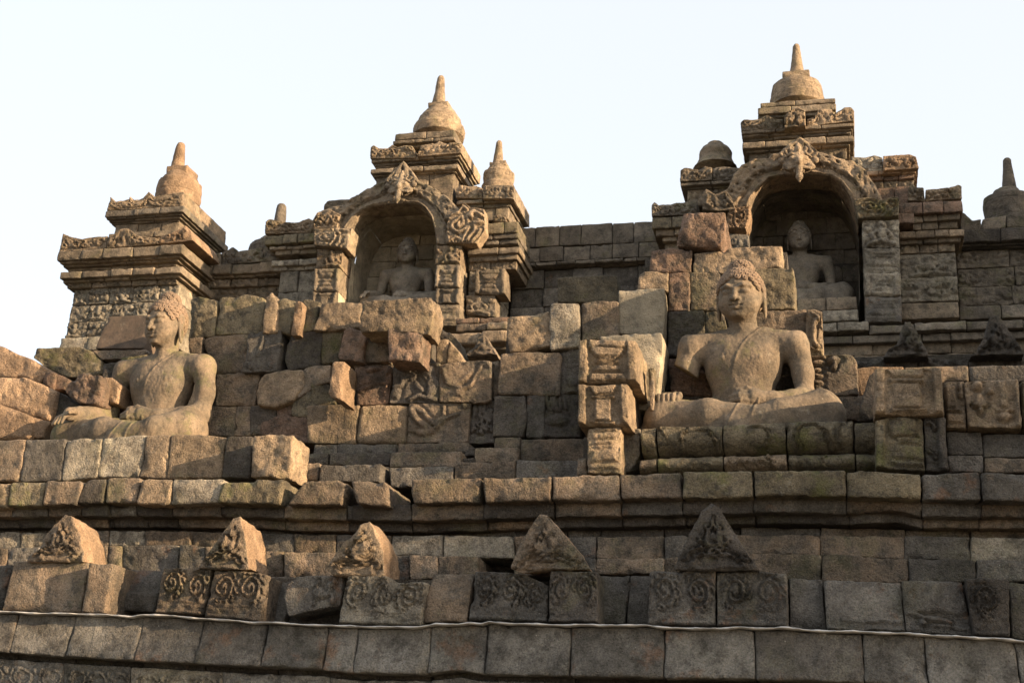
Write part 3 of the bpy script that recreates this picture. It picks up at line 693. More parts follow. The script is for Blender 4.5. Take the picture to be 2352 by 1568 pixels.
for nm, cr, pts, Y, mt_, lb, rel, kw in R1:
    kw = dict(kw); kw.setdefault('rough', .005); kw.setdefault('rad', .010)
    stone(nm, cr, pts, Y, .42, mt_, label=lb, cat='carved stone' if nm == 'carved_block' else 'stone block', relief=rel, res=.0095 if rel else .02,
          group='stones in the row above the metal strip', tilt=(RG.uniform(-.04, .04), 0), **kw)
# triangular stones
ar = antefix_relief(.022)
TR = [('I', [(400, 440), (455, 372), (500, 380), (560, 540), (592, 698), (190, 696)], (0, 1, 4, 5), 7.16, .34, 'brown', 'leftmost triangular stone, broken with a large smooth orange right side', antefix_relief(.02), dict(rough=.012, lump=.01)),
      ('I', [(1560, 545), (1660, 400), (1705, 392), (1735, 560), (1760, 752), (1402, 742)], (1, 2, 4, 5), 7.16, .34, 'brown', 'second triangular stone from the left, carved with a leafy motif', antefix_relief(.024), dict(rough=.008)),
      ('J', [(640, 620), (790, 450), (850, 424), (890, 500), (935, 640), (945, 800), (600, 790), (568, 735)], (1, 2, 5, 6), 7.16, .36, 'tan', 'third triangular stone, leaf carving beside a big broken sunlit slope', antefix_relief(.024), dict(rough=.012, lump=.012)),
      ('K', [(110, 660), (215, 490), (290, 372), (340, 382), (440, 500), (560, 640), (640, 756), (380, 745), (170, 768), (80, 735)], (2, 3, 6, 8), 7.14, .30, 'brown', 'fourth triangular stone with a sunlit tip and worn leaf carving', antefix_relief(.018), dict(rough=.012, lump=.006)),
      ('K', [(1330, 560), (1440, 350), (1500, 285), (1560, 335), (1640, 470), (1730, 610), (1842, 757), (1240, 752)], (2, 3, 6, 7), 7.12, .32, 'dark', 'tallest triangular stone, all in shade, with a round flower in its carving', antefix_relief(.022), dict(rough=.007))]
for cr, pts, cs, Y, dp, mt_, lb, rel, kw in TR:
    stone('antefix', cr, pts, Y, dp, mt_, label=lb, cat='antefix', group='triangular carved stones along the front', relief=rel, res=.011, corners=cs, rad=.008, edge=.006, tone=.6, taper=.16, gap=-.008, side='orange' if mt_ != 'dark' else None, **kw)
# second row, behind the triangles
w1 = wall('stepped_base_wall', 'two stepped courses of rough blocks behind the row of triangular stones', Y=7.9, at=('O', (1176, 1330)))
l0 = [(-60, 1221), (95, 1222), (240, 1218), (430, 1219), (640, 1224), (860, 1228), (1020, 1228), (1180, 1230), (1370, 1231), (1526, 1230), (1690, 1226), (1885, 1227), (2080, 1231), (2230, 1232), (2460, 1235)]
tl = [(x, y-16) for x, y in l0]
j0 = [-60, 45, 100, 250, 331, 437, 510, 585, 675, 770, 855, 897, 1018, 1180, 1245, 1369, 1526, 1600, 1688, 1883, 2077, 2229, 2360, 2460]
mid = [(-60, 1258), (95, 1256), (240, 1250), (430, 1250), (640, 1265), (860, 1270), (1020, 1276), (1180, 1276), (1370, 1280), (1526, 1280), (1690, 1268), (1885, 1272), (2080, 1280), (2230, 1284), (2460, 1290)]
lowb = [(-60, 1330), (240, 1318), (430, 1322), (640, 1325), (860, 1334), (1180, 1320), (1526, 1318), (1690, 1326), (1885, 1336), (2080, 1340), (2230, 1336), (2460, 1336)]
course(w1, 'O', 8.02, tl, [(x, y+6) for x, y in l0], [-60, 42, 75, 130, 240, 330, 410, 480, 575, 693, 800, 940, 1030, 1185, 1302, 1380, 1526, 1600, 1700, 1885, 2080, 2230, 2460], ('dark', 'grey', 'brown'), depth=.4, rough=.008, edge=.006)
course(w1, 'O', 7.9, l0, [(x, y+4) for x, y in mid], j0, ('brown', 'lichen', 'brown', 'grey'), depth=.4, rough=.010, edge=.006)
course(w1, 'O', 7.78, mid, lowb, [-60, 15, 100, 246, 275, 409, 470, 560, 650, 790, 860, 940, 1005, 1097, 1180, 1290, 1368, 1526, 1600, 1692, 1888, 2086, 2241, 2460], ('brown', 'grey', 'brown'), depth=.45, rough=.009, edge=.006, jit=.03, skip=(13,))
# projecting moulded course under the statues
w2 = wall('moulded_ledge_wall', 'projecting ledge of moulded blocks running under both seated statues', Y=7.8, at=('O', (1176, 1200)))
A_ = [('I', [(-190, 148), (72, 145), (40, 320), (-190, 330)]), ('I', [(78, 140), (190, 132), (318, 136), (295, 305), (42, 308)]), ('I', [(322, 128), (560, 124), (586, 142), (535, 298), (298, 304)]),
      ('I', [(590, 145), (640, 118), (758, 112), (735, 284), (538, 292)]), ('I', [(762, 112), (785, 100), (1000, 108), (968, 288), (740, 286)]), ('I', [(1000, 122), (1100, 112), (1228, 118), (1200, 300), (968, 292)]),
      ('I', [(1232, 120), (1400, 112), (1588, 112), (1555, 285), (1205, 296)]), ('I', [(1575, 142), (1820, 128), (1830, 115), (2020, 116), (1990, 292), (1538, 285)]),
      ('J', [(395, 126), (620, 124), (690, 150), (650, 302), (258, 298)]), ('J', [(712, 127), (965, 130), (985, 303), (765, 298)]), ('J', [(1145, 112), (1400, 108), (1650, 105), (1625, 283), (1155, 285)]),
      ('J', [(1655, 105), (1800, 100), (2145, 94), (2135, 270), (1670, 280)]), ('K', [(370, 96), (600, 86), (850, 86), (855, 266), (372, 268)]), ('K', [(855, 82), (1080, 78), (1292, 70), (1292, 248), (860, 256)]),
      ('K', [(1297, 62), (1795, 56), (1800, 242), (1297, 244)]), ('L', [(22, 56), (400, 52), (678, 50), (688, 236), (28, 236)]), ('L', [(685, 60), (900, 58), (1218, 80), (1225, 250), (690, 245)]),
      ('L', [(1222, 82), (1400, 70), (1640, 66), (1650, 262), (1232, 262)]), ('L', [(1645, 70), (2200, 72), (2210, 272), (1655, 268)])]
am = ['tan', 'mossy', 'brown', 'dark', 'brown', 'tan', 'lichen', 'mossy', 'brown', 'brown', 'brown', 'brown', 'brown', 'brown', 'mossy', 'mossy', 'mossy', 'grey', 'grey']
for i, ((cr, pts), mm) in enumerate(zip(A_, am)):
    stone('cornice_block', cr, pts, 7.72+RG.uniform(-.015, .015), .5, mm, w2, rough=.008, edge=.007, tilt=(0, 0), corners=(0, len(pts)-3, len(pts)-2, len(pts)-1), rad=.014)
Bl = [(-60, 1162), (300, 1158), (600, 1158), (770, 1160), (960, 1157), (1100, 1156), (1170, 1156), (1400, 1150), (1560, 1146), (1760, 1140), (1950, 1138), (2060, 1142), (2120, 1150), (2260, 1152), (2460, 1154)]
Bb = [(-60, 1186), (300, 1184), (600, 1186), (690, 1192), (760, 1193), (930, 1195), (1100, 1192), (1170, 1188), (1400, 1184), (1560, 1180), (1760, 1176), (1950, 1176), (2060, 1172), (2120, 1186), (2260, 1186), (2460, 1188)]
course(w2, 'O', 7.82, Bl, Bb, [-60, 24, 110, 186, 248, 314, 396, 505, 652, 797, 808, 945, 1110, 1272, 1427, 1568, 1731, 1945, 2118, 2255, 2460], ('brown', 'dark', 'dark', 'grey'), depth=.4, name='moulding_block', rough=.006, edge=.006, rad=.01)
course(w2, 'O', 7.92, Bb, [(x, y+26) for x, y in Bb], [-60, 40, 125, 250, 260, 340, 410, 545, 655, 800, 945, 1120, 1270, 1430, 1575, 1735, 1950, 2120, 2250, 2460], ('dark', 'dark', 'brown'), depth=.4, name='moulding_block', rough=.006)
# pedestal course of the left statue
w3 = wall('left_pedestal_wall', 'row of upright weathered blocks directly under the left seated statue', Y=8.1, at=('O', (350, 1100)))
t3 = [(-60, 1010), (0, 1009.5), (58, 1008), (62, 1008), (150, 1006.5), (158, 1008), (200, 1003), (234, 1005), (300, 999), (335, 998), (392, 998), (405, 996), (460, 996), (518, 1002), (525, 1000), (580, 1001)]
b3 = [(-60, 1107), (0, 1105), (42, 1106), (140, 1104), (222, 1096), (316, 1096), (382, 1099), (505, 1097), (570, 1097), (580, 1097)]
course(w3, 'O', 8.1, t3, b3, [(-60, -75), (59.5, 42.5), (151, 140), (234.5, 223), (336, 318), (392, 383), (519, 507), (581, 571)], ('grey', 'grey', 'dark', 'brown', 'brown', 'tan', 'lichen'), depth=.5, rough=.007, edge=.006, rad=.012, jit=.006)
stone('stone_block', 'F', [(22, 1118), (150, 1108), (302, 1114), (275, 1418), (0, 1410)], 7.95, .3, 'tan', w3, rough=.012, edge=.01, corners=(0, 2, 3, 4))
# broad low steps between the statues
w4 = wall('low_steps', 'low smooth steps between the two statue pedestals', 'steps', Y=8.4, at=('O', (1000, 1080)))
for cr, a, Y, mm in (('F', [(445, 1180), (604, 1176), (604, 1250), (440, 1250)], 8.75, 'grey'), ('F', [(606, 1176), (1022, 1174), (1015, 1250), (606, 1250)], 8.75, 'grey'),
                     ('F', [(388, 1238), (548, 1235), (545, 1320), (375, 1320)], 8.5, 'dark'), ('F', [(550, 1236), (972, 1238), (965, 1330), (548, 1322)], 8.5, 'dark'),
                     ('F', [(315, 1308), (485, 1305), (472, 1432), (300, 1430)], 8.25, 'brown'), ('F', [(487, 1316), (918, 1314), (905, 1440), (474, 1438)], 8.22, 'grey'), ('F', [(905, 1330), (970, 1335), (962, 1440), (905, 1440)], 8.4, 'brown'),
                     ('F', [(1030, 1172), (1200, 1170), (1350, 1160), (1525, 1168), (1530, 1240), (1030, 1240)], 8.65, 'brown'), ('F', [(978, 1232), (1475, 1226), (1465, 1340), (970, 1338)], 8.4, 'brown'),
                     ('F', [(970, 1335), (1420, 1328), (1415, 1480), (970, 1475)], 8.3, 'grey'), ('F', [(1530, 1200), (1568, 1195), (1565, 1260), (1475, 1262)], 8.6, 'dark'), ('F', [(1705, 1130), (1885, 1126), (1880, 1215), (1698, 1215)], 8.72, 'brown'),
                     ('F', [(1565, 1202), (1872, 1196), (1868, 1300), (1560, 1305)], 8.5, 'brown'), ('F', [(1475, 1275), (1560, 1270), (1560, 1310), (1465, 1310)], 8.45, 'dark'), ('F', [(1430, 1302), (1850, 1293), (1845, 1425), (1420, 1420)], 8.3, 'brown'),
                     ('F', [(1890, 1142), (2200, 1136), (2500, 1140), (2480, 1300), (1880, 1300)], 8.55, 'brown'), ('F', [(1855, 1290), (2200, 1288), (2470, 1285), (2450, 1420), (1852, 1420)], 8.32, 'grey'),
                     ('G', [(296, 1330), (348, 1325), (352, 1425), (294, 1425)], 8.15, 'brown')):
    stone('step', cr, a, Y, .4, mm, w4, rough=.004, edge=.005, rad=.01, tilt=(0, 0), corners=(0, len(a)-3, len(a)-2, len(a)-1))
# lotus pedestal of the right statue
w5 = wall('lotus_pedestal', 'mossy rounded lotus petal mouldings under the right seated statue', 'pedestal', Y=8.2, at=('O', (1700, 1070)))
tor = lambda v: .10*(np.abs(v-.42)*1.75)**2.6
tor2 = lambda v: .085*(np.abs(v-.5)*2)**2.4
def petals(k):
    return [Relief([('s', [(0, .12), (.12, .2), (.2, 1.0)], .045, .02), ('s', [(.38, 1), (.36, .5), (.4, .25), (.5, .14), (.78, .14), (.85, .3), (.95, 1)], .045, .022), ('q', 0, 1, 0, 1, 0, .07, .012)]),
            Relief([('s', [(0, .2), (.38, .1), (.38, .2)], .04, .015), ('s', [(.4, .12), (.66, .12), (.74, .3), (.73, .55), (.66, .8)], .045, .022), ('q', 0, 1, 0, 1, 0, .07, .012)]),
            Relief([('s', [(.22, .85), (.12, .55), (.12, .3), (.25, .1), (.45, .1), (.56, .35), (.62, .7), (.72, 1)], .045, .024), ('s', [(.8, .9), (.76, .4), (.8, .15), (.9, .1)], .05, .022), ('q', 0, 1, 0, 1, 0, .07, .012)])][k]
for cr, a, mm, rel, pf in (('G', [(655, 1148), (743, 1138), (746, 1310), (660, 1305)], 'mossy', None, tor), ('G', [(748, 1136), (1120, 1134), (1126, 1292), (752, 1302)], 'mossy', petals(0), tor),
                           ('G', [(1126, 1128), (1480, 1116), (1488, 1280), (1130, 1292)], 'mossy', petals(1), tor), ('H', [(80, 1010), (240, 1002), (545, 1000), (548, 1212), (84, 1222)], 'mossy', petals(2), tor), ('H', [(550, 1012), (735, 1008), (735, 1216), (556, 1216)], 'mossy', None, tor),
                           ('G', [(650, 1318), (748, 1310), (750, 1400), (648, 1408)], 'brown', None, tor2), ('G', [(752, 1304), (1126, 1300), (1128, 1402), (752, 1408)], 'mossy', Relief([('s', [(.02, .5), (.12, .5), (.26, .9), (.4, .1)], .07, .02), ('s', [(.55, .9), (.53, .6), (.6, .15), (.7, .1)], .07, .02), ('s', [(.65, .6), (.75, .5), (.85, .6), (.98, .6)], .06, .015)]), tor2),
                           ('G', [(1132, 1296), (1488, 1284), (1494, 1388), (1132, 1396)], 'tan', Relief([('s', [(.05, .7), (.15, .1)], .07, .02), ('s', [(.25, .6), (.4, .5), (.5, .6), (.6, .5), (.72, .6), (.85, .95), (.7, .1)], .08, .02)]), tor2),
                           ('H', [(90, 1228), (556, 1220), (560, 1346), (92, 1352)], 'mossy', Relief([('s', [(.18, .3), (.16, .9)], .08, .02), ('s', [(.25, .1), (.28, .5), (.38, .9)], .08, .02), ('s', [(.6, .1), (.49, .4), (.5, .7), (.6, .9)], .08, .024)]), tor2), ('H', [(562, 1220), (735, 1216), (740, 1348), (568, 1348)], 'mossy', None, tor2)):
    stone('lotus_block', cr, a, 8.2, .5, mm, w5, rough=.006, edge=.005, rad=.012, res=.012, tilt=(0, 0), relief=rel, prof=pf, corners=(0, len(a)-3, len(a)-2, len(a)-1))
# stones flanking the lotus pedestal
def SB(name, lb, cr, pts, Y, mat, depth=.35, rel=None, group='loose stones piled between the statues', cs=None, cat=None, **kw):
    kw.setdefault('rough', .009); kw.setdefault('edge', .005); kw.setdefault('rad', .012)
    if rel is not None: kw.setdefault('res', .0095)
    if rel is not None and 'loose stones' in (group or ''): rel.scale = .62
    if Y > 8.55 and 'loose stones' in (group or '') or 'stacked behind' in (group or ''): Y = 8.84+(Y-8.84)*.45 if Y < 9.2 else Y; kw.setdefault('gap', -.003)
    return stone(name, cr, pts, Y, depth, mat, label=lb, cat=cat or ('carved stone' if name == 'carved_block' else 'stone block'), group=group, relief=rel, corners=cs, **kw)
g2 = 'carved stones beside the lotus pedestal'
SB('carved_block', 'square carved stone showing a bell shaped capital, upper one left of the right statue', 'G', [(305, 660), (420, 655), (540, 662), (636, 655), (640, 780), (650, 902), (302, 902)], 8.1, 'tan', .8, pilaster_relief(0, .035), g2, cs=(0, 3, 5, 6), tone=.45, rad=.01, tilt=(0, 0))
SB('carved_block', 'square carved stone showing a pillar top, resting under the bell capital stone', 'G', [(300, 912), (590, 902), (602, 1148), (300, 1142)], 8.1, 'tan', .8, pilaster_relief(1, .035), g2, tone=.4, rad=.01, tilt=(0, 0))
SB('carved_block', 'weathered carved stone of stacked mouldings, left end of the lotus pedestal', 'G', [(352, 1152), (545, 1146), (548, 1420), (352, 1416)], 8.12, 'tan', .4, pilaster_relief(2, .025), g2, rad=.01, tilt=(0, 0))
SB('stone_block', 'rough unshaped stone between the stacked mouldings and the lotus petals', 'G', [(548, 1150), (660, 1156), (655, 1310), (600, 1405), (548, 1416)], 8.3, 'lichen', .3, None, g2, rough=.014)
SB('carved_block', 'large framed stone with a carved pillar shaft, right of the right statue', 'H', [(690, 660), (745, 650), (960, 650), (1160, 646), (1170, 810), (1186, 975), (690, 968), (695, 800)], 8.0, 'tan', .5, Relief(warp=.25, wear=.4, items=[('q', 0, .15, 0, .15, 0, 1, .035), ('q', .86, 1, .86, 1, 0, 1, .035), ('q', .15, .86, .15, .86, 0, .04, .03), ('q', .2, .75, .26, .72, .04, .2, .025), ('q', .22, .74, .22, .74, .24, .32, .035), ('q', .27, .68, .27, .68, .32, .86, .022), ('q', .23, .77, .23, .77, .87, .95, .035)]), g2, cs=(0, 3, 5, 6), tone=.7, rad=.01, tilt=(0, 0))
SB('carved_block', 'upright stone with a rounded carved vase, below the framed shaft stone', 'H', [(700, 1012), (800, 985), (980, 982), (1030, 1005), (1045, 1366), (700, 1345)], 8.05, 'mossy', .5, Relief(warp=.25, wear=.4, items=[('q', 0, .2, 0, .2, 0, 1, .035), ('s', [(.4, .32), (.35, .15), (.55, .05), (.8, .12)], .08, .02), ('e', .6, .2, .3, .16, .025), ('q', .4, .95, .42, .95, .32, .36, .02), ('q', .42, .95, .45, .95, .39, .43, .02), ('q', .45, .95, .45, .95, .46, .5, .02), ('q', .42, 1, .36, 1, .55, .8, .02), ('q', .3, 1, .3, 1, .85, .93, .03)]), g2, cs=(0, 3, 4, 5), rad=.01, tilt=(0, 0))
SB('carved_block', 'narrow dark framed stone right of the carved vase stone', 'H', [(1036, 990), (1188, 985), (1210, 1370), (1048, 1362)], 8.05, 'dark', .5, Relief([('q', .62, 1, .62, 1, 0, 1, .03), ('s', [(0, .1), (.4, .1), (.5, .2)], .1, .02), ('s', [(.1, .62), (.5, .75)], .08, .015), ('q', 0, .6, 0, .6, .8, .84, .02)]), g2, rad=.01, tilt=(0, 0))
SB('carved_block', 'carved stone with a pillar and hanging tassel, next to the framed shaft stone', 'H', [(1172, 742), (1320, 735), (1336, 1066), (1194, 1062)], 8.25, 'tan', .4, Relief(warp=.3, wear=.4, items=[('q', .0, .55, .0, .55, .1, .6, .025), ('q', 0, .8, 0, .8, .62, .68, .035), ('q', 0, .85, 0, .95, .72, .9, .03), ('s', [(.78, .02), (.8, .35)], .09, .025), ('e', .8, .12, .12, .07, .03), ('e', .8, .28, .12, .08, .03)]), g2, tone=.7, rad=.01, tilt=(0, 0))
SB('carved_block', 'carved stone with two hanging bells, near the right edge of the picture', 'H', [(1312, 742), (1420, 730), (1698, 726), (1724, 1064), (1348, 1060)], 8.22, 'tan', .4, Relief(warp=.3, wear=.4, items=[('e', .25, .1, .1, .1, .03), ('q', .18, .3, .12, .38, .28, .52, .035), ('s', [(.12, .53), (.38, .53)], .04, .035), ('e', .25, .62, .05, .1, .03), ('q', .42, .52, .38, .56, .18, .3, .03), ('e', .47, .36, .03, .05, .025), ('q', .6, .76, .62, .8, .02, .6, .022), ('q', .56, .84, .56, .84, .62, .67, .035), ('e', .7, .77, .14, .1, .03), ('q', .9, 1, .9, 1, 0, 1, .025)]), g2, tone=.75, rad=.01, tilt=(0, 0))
SB('carved_block', 'framed carved stone cut off by the right edge, beside the bell carving', 'H', [(1708, 742), (1900, 738), (1920, 1072), (1730, 1066)], 8.25, 'mossy', .4, Relief(warp=.25, wear=.4, items=[('q', 0, .2, 0, .2, 0, 1, .03), ('q', .3, .9, .3, .9, .1, .5, .02)]), g2, rad=.01)
w6 = wall('right_base_wall', 'plain grey brown courses under the bell carving at the right edge', Y=8.3, at=('O', (2250, 1040)))
for cr, a, Y, mm in (('H', [(1195, 1085), (1438, 1090), (1450, 1252), (1205, 1250)], 8.3, 'grey'), ('H', [(1440, 1105), (1900, 1100), (1910, 1268), (1452, 1268)], 8.3, 'grey'), ('H', [(1330, 1070), (1420, 1068), (1900, 1072), (1900, 1108), (1330, 1100)], 8.36, 'dark'), ('H', [(1202, 1252), (1452, 1254), (1458, 1372), (1208, 1370)], 8.26, 'grey'), ('H', [(1458, 1270), (1920, 1270), (1930, 1376), (1462, 1374)], 8.26, 'brown')):
    stone('stone_block', cr, a, Y, .4, mm, w6, rough=.005, tilt=(0, 0), corners=(0, len(a)-3, len(a)-2, len(a)-1))
# ---------------------------------------------------------------- dry piled stones behind and between the two statues
fg = lambda s, n=8, h=.02: foliage_relief(s, n, h)
# lowest row
SB('stone_block', 'flat dark stone just right of the left statue elbow, on the bottom row', 'E', [(1560, 1040), (1700, 1030), (1850, 1030), (1830, 1258), (1520, 1250)], 8.95, 'brown')
SB('stone_block', 'broad dark pitted stone, second on the bottom row of the pile', 'E', [(1855, 1025), (2150, 1020), (2145, 1240), (1830, 1258)], 8.93, 'brown', rough=.012)
SB('stone_block', 'long low reddish rubble stone with pale stains at the bottom row', 'F', [(70, 1015), (160, 985), (400, 980), (405, 1165), (60, 1115)], 8.8, 'red', rough=.016, lump=.01)
SB('stone_block', 'dark cracked stone above the long low reddish one', 'F', [(0, 910), (150, 905), (185, 935), (175, 990), (60, 1040), (0, 1120)], 8.9, 'dark', rough=.014)
SB('stone_block', 'small red stone wedged under the mossy dark stones', 'F', [(188, 905), (290, 900), (290, 985), (182, 988)], 8.88, 'red', rough=.012)
SB('stone_block', 'yellowish squared stone crossed by a slanting shadow, left of the plain tan one', 'F', [(398, 912), (560, 905), (758, 904), (728, 1172), (400, 1165)], 8.7, 'tan')
SB('stone_block', 'plain tan squared stone with rounded corners on the bottom row', 'F', [(765, 905), (1095, 898), (1092, 1168), (735, 1168)], 8.7, 'tan', rad=.03)
SB('carved_block', 'grey brown stone carved with a bent arm and long fingers', 'F', [(1106, 895), (1300, 890), (1535, 886), (1512, 1165), (1100, 1170)], 8.7, 'brown', rel=Relief([('s', [(.03, .12), (.2, .45), (.42, .68), (.2, .72)], .09, .026), ('s', [(.08, .05), (.3, .3), (.45, .5), (.6, .4)], .07, .022), ('s', [(.45, .62), (.62, .45), (.8, .3)], .05, .018), ('s', [(.42, .52), (.6, .36), (.55, .1)], .05, .02), ('s', [(0, .68), (.22, .72), (.3, .8)], .04, .015), ('e', .9, .06, .07, .1, .02)]))
SB('carved_block', 'narrow nearly black carved stone on the bottom row', 'F', [(1548, 880), (1700, 878), (1705, 1165), (1520, 1168)], 8.78, 'dark', rel=fg(41, 7, .03))
SB('stone_block', 'smooth dark grey upright stone, right of the black carved one', 'F', [(1705, 842), (1915, 836), (1922, 1000), (1900, 1120), (1685, 1118)], 8.68, 'dark', rough=.005)
SB('stone_block', 'narrow upright stone with a white spot, left of the dark fringe carving', 'F', [(1930, 838), (2058, 836), (2045, 1132), (1922, 1126)], 8.72, 'grey', rough=.008)
SB('carved_block', 'dark carved stone with a fringe motif, just left of the pillar top stone', 'G', [(112, 970), (305, 966), (310, 1208), (108, 1206)], 8.74, 'dark', rel=Relief([('s', [(.1, 0), (.1, .3), (.2, .35), (.25, 0)], .06, .02), ('s', [(.32, 0), (.32, .35), (.42, .38), (.5, .1)], .06, .02), ('s', [(.6, 0), (.6, .35)], .05, .02), ('e', .35, .6, .3, .12, .022), ('e', .45, .7, .08, .06, .03)]))
# second row
SB('carved_block', 'brown stone with a moulded upper edge, beside the left statue shoulder', 'E', [(1700, 780), (1780, 768), (2035, 768), (1990, 1020), (1690, 1022)], 8.95, 'brown', rel=Relief([('q', .05, 1, .05, 1, .05, .12, .02), ('q', .02, .85, .02, .85, .16, .2, .015), ('q', .85, .92, .85, .92, .1, 1, .02)]))
SB('stone_block', 'large rounded yellowish boulder like stone left of the mossy cluster', 'F', [(82, 690), (240, 656), (372, 660), (375, 780), (300, 870), (165, 915), (38, 900), (30, 815)], 8.72, 'tan', cs=(0, 2, 4, 6), rad=.022, rough=.008)
SB('stone_block', 'brown irregular stone above the dark mossy pair', 'F', [(370, 655), (450, 628), (560, 625), (556, 745), (440, 770), (330, 860), (350, 760)], 8.74, 'brown', cs=(0, 2, 3, 5), rough=.012)
SB('stone_block', 'dark mossy stone left of the jutting orange block', 'F', [(300, 860), (360, 790), (430, 768), (425, 985), (285, 982)], 8.78, 'mossy', rough=.016)
SB('stone_block', 'mossy knobbly stone directly behind the jutting orange block', 'F', [(425, 748), (540, 740), (600, 905), (420, 912)], 8.76, 'mossy', rough=.016)
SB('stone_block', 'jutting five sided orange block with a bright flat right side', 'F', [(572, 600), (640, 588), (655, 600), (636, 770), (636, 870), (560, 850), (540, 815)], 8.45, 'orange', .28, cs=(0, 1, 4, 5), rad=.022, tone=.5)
SB('carved_block', 'orange carved stone right of the jutting block, with worn ribbons', 'F', [(730, 645), (820, 635), (975, 628), (990, 650), (955, 895), (745, 900)], 8.72, 'red', cs=(0, 3, 4, 5), rel=Relief([('e', .45, .12, .2, .07, .03), ('q', .84, .95, .8, .93, .08, .25, .03), ('q', .05, .14, .05, .14, .1, .3, .03), ('s', [(.1, .6), (.4, .55), (.6, .48)], .05, .022), ('s', [(.15, .65), (.5, .5), (.95, .42)], .05, .022), ('s', [(.9, .4), (.88, .6), (.85, .9)], .06, .02)]))
SB('stone_block', 'thin flat stone peeping out above the orange carved stone', 'F', [(726, 612), (900, 600), (1000, 625), (990, 645), (728, 648)], 8.85, 'brown', .25)
SB('carved_block', 'dark stone carved with a small person and foliage', 'F', [(1000, 630), (1180, 612), (1322, 608), (1312, 885), (970, 890)], 8.7, 'dark', rel=Relief([('e', .79, .24, .09, .16, .035), ('s', [(.72, .45), (.68, .3), (.7, .12)], .05, .02), ('s', [(.75, .5), (.85, .42), (.95, .55)], .09, .025), ('e', .85, .68, .12, .2, .03), ('s', [(.05, .6), (.2, .55), (.25, .4), (.4, .35)], .06, .025), ('s', spiral(.42, .32, .09, 1.4), .05, .025), ('e', .1, .75, .11, .15, .025), ('s', [(.5, .5), (.55, .6), (.65, .68)], .06, .02), ('s', [(.42, .9), (.6, .8), (.95, .95)], .07, .025), ('e', .3, .13, .1, .07, .025)]))
SB('carved_block', 'stone carved with a wide dish and drapery lines, under the wedge stones', 'F', [(1326, 622), (1500, 605), (1612, 592), (1678, 598), (1672, 868), (1640, 885), (1318, 885)], 8.66, 'brown', .45, cs=(0, 3, 5, 6), rel=Relief([('s', arc(.33, .06, .28, .45, 10, 170), .06, .02), ('e', .33, .2, .28, .3, .018), ('s', [(.05, .2), (.15, .5), (.45, .66), (.6, .55), (.8, .12)], .05, .02), ('q', .82, .98, .82, .98, 0, .15, .025), ('q', .3, .5, .35, .48, .66, .85, .02)]))
SB('stone_block', 'large plain brown stone with a white dot, second row centre', 'F', [(1745, 548), (1900, 535), (2150, 538), (2165, 560), (2155, 832), (1728, 828), (1735, 700)], 8.68, 'brown', cs=(0, 3, 4, 5), rough=.011)
SB('carved_block', 'dark carved stone in the shadow left of the bell capital stone', 'G', [(200, 720), (255, 706), (310, 710), (310, 968), (192, 962)], 8.78, 'dark', rel=Relief([('q', .3, 1, .4, 1, .1, .3, .025), ('q', .35, 1, .35, 1, .33, .38, .03), ('q', .3, 1, .5, 1, .6, .8, .025), ('q', .4, 1, .4, 1, .88, .95, .03)]))
SB('stone_block', 'small plain slab squeezed behind the dish carving and the large brown stone', 'F', [(1672, 600), (1735, 598), (1730, 830), (1680, 880)], 8.85, 'brown')
# third row
SB('stone_block', 'broad brown stone at the left statue shoulder height', 'E', [(1605, 492), (1680, 478), (1965, 462), (1935, 620), (1905, 762), (1680, 775), (1595, 560)], 8.98, 'brown', cs=(0, 2, 4, 5), rough=.011)
SB('carved_block', 'dark stone with a vertical groove and worn pattern, sunlit right edge', 'F', [(-15, 405), (90, 392), (212, 383), (205, 560), (183, 668), (-60, 675)], 8.8, 'grey', cs=(0, 2, 4, 5), rel=Relief([('s', [(.55, 0), (.4, .6)], .04, .02), ('e', .25, .85, .1, .1, .02), ('e', .5, .88, .1, .08, .02), ('e', .75, .85, .08, .1, .02)]))
SB('stone_block', 'dark smooth leaning stone left of the narrow red block', 'F', [(268, 408), (380, 395), (505, 385), (482, 625), (268, 662), (240, 592)], 8.85, 'dark', cs=(0, 2, 3, 4), rough=.006)
SB('stone_block', 'dark green tinged stone with a sunlit peak on the third row', 'F', [(508, 385), (650, 346), (692, 368), (640, 430), (618, 600), (482, 622)], 8.87, 'mossy', cs=(0, 2, 4, 5))
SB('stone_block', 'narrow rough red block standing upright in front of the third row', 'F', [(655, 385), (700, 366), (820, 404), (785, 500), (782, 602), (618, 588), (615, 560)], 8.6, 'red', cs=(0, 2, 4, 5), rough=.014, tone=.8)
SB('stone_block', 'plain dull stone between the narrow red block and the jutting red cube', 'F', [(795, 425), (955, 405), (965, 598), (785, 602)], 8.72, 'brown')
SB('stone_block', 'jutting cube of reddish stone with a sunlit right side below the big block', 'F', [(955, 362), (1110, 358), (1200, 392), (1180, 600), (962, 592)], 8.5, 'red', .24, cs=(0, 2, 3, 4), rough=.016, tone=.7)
SB('stone_block', 'small upright stone with a rounded top left of the two wedges', 'F', [(1292, 452), (1380, 446), (1370, 612), (1298, 612)], 8.75, 'tan')
SB('stone_block', 'wedge shaped stone with one sunlit sloping face, right of the upright stone', 'F', [(1385, 448), (1410, 480), (1500, 600), (1372, 612)], 8.72, 'tan', .3, cs=(0, 1, 2, 3), rough=.006)
SB('stone_block', 'dark curved slab leaning behind the wedge shaped stone', 'F', [(1330, 380), (1400, 400), (1470, 490), (1482, 560), (1440, 560), (1390, 470), (1320, 440)], 8.95, 'dark', .15, cs=(0, 2, 4, 6), rough=.005)
SB('stone_block', 'rough pale brown stone overhanging a dark gap, right of centre', 'F', [(1800, 292), (1985, 272), (2078, 250), (2095, 300), (2092, 495), (1815, 535), (1788, 430)], 8.72, 'tan', cs=(0, 2, 4, 5), rough=.014, lump=.008)
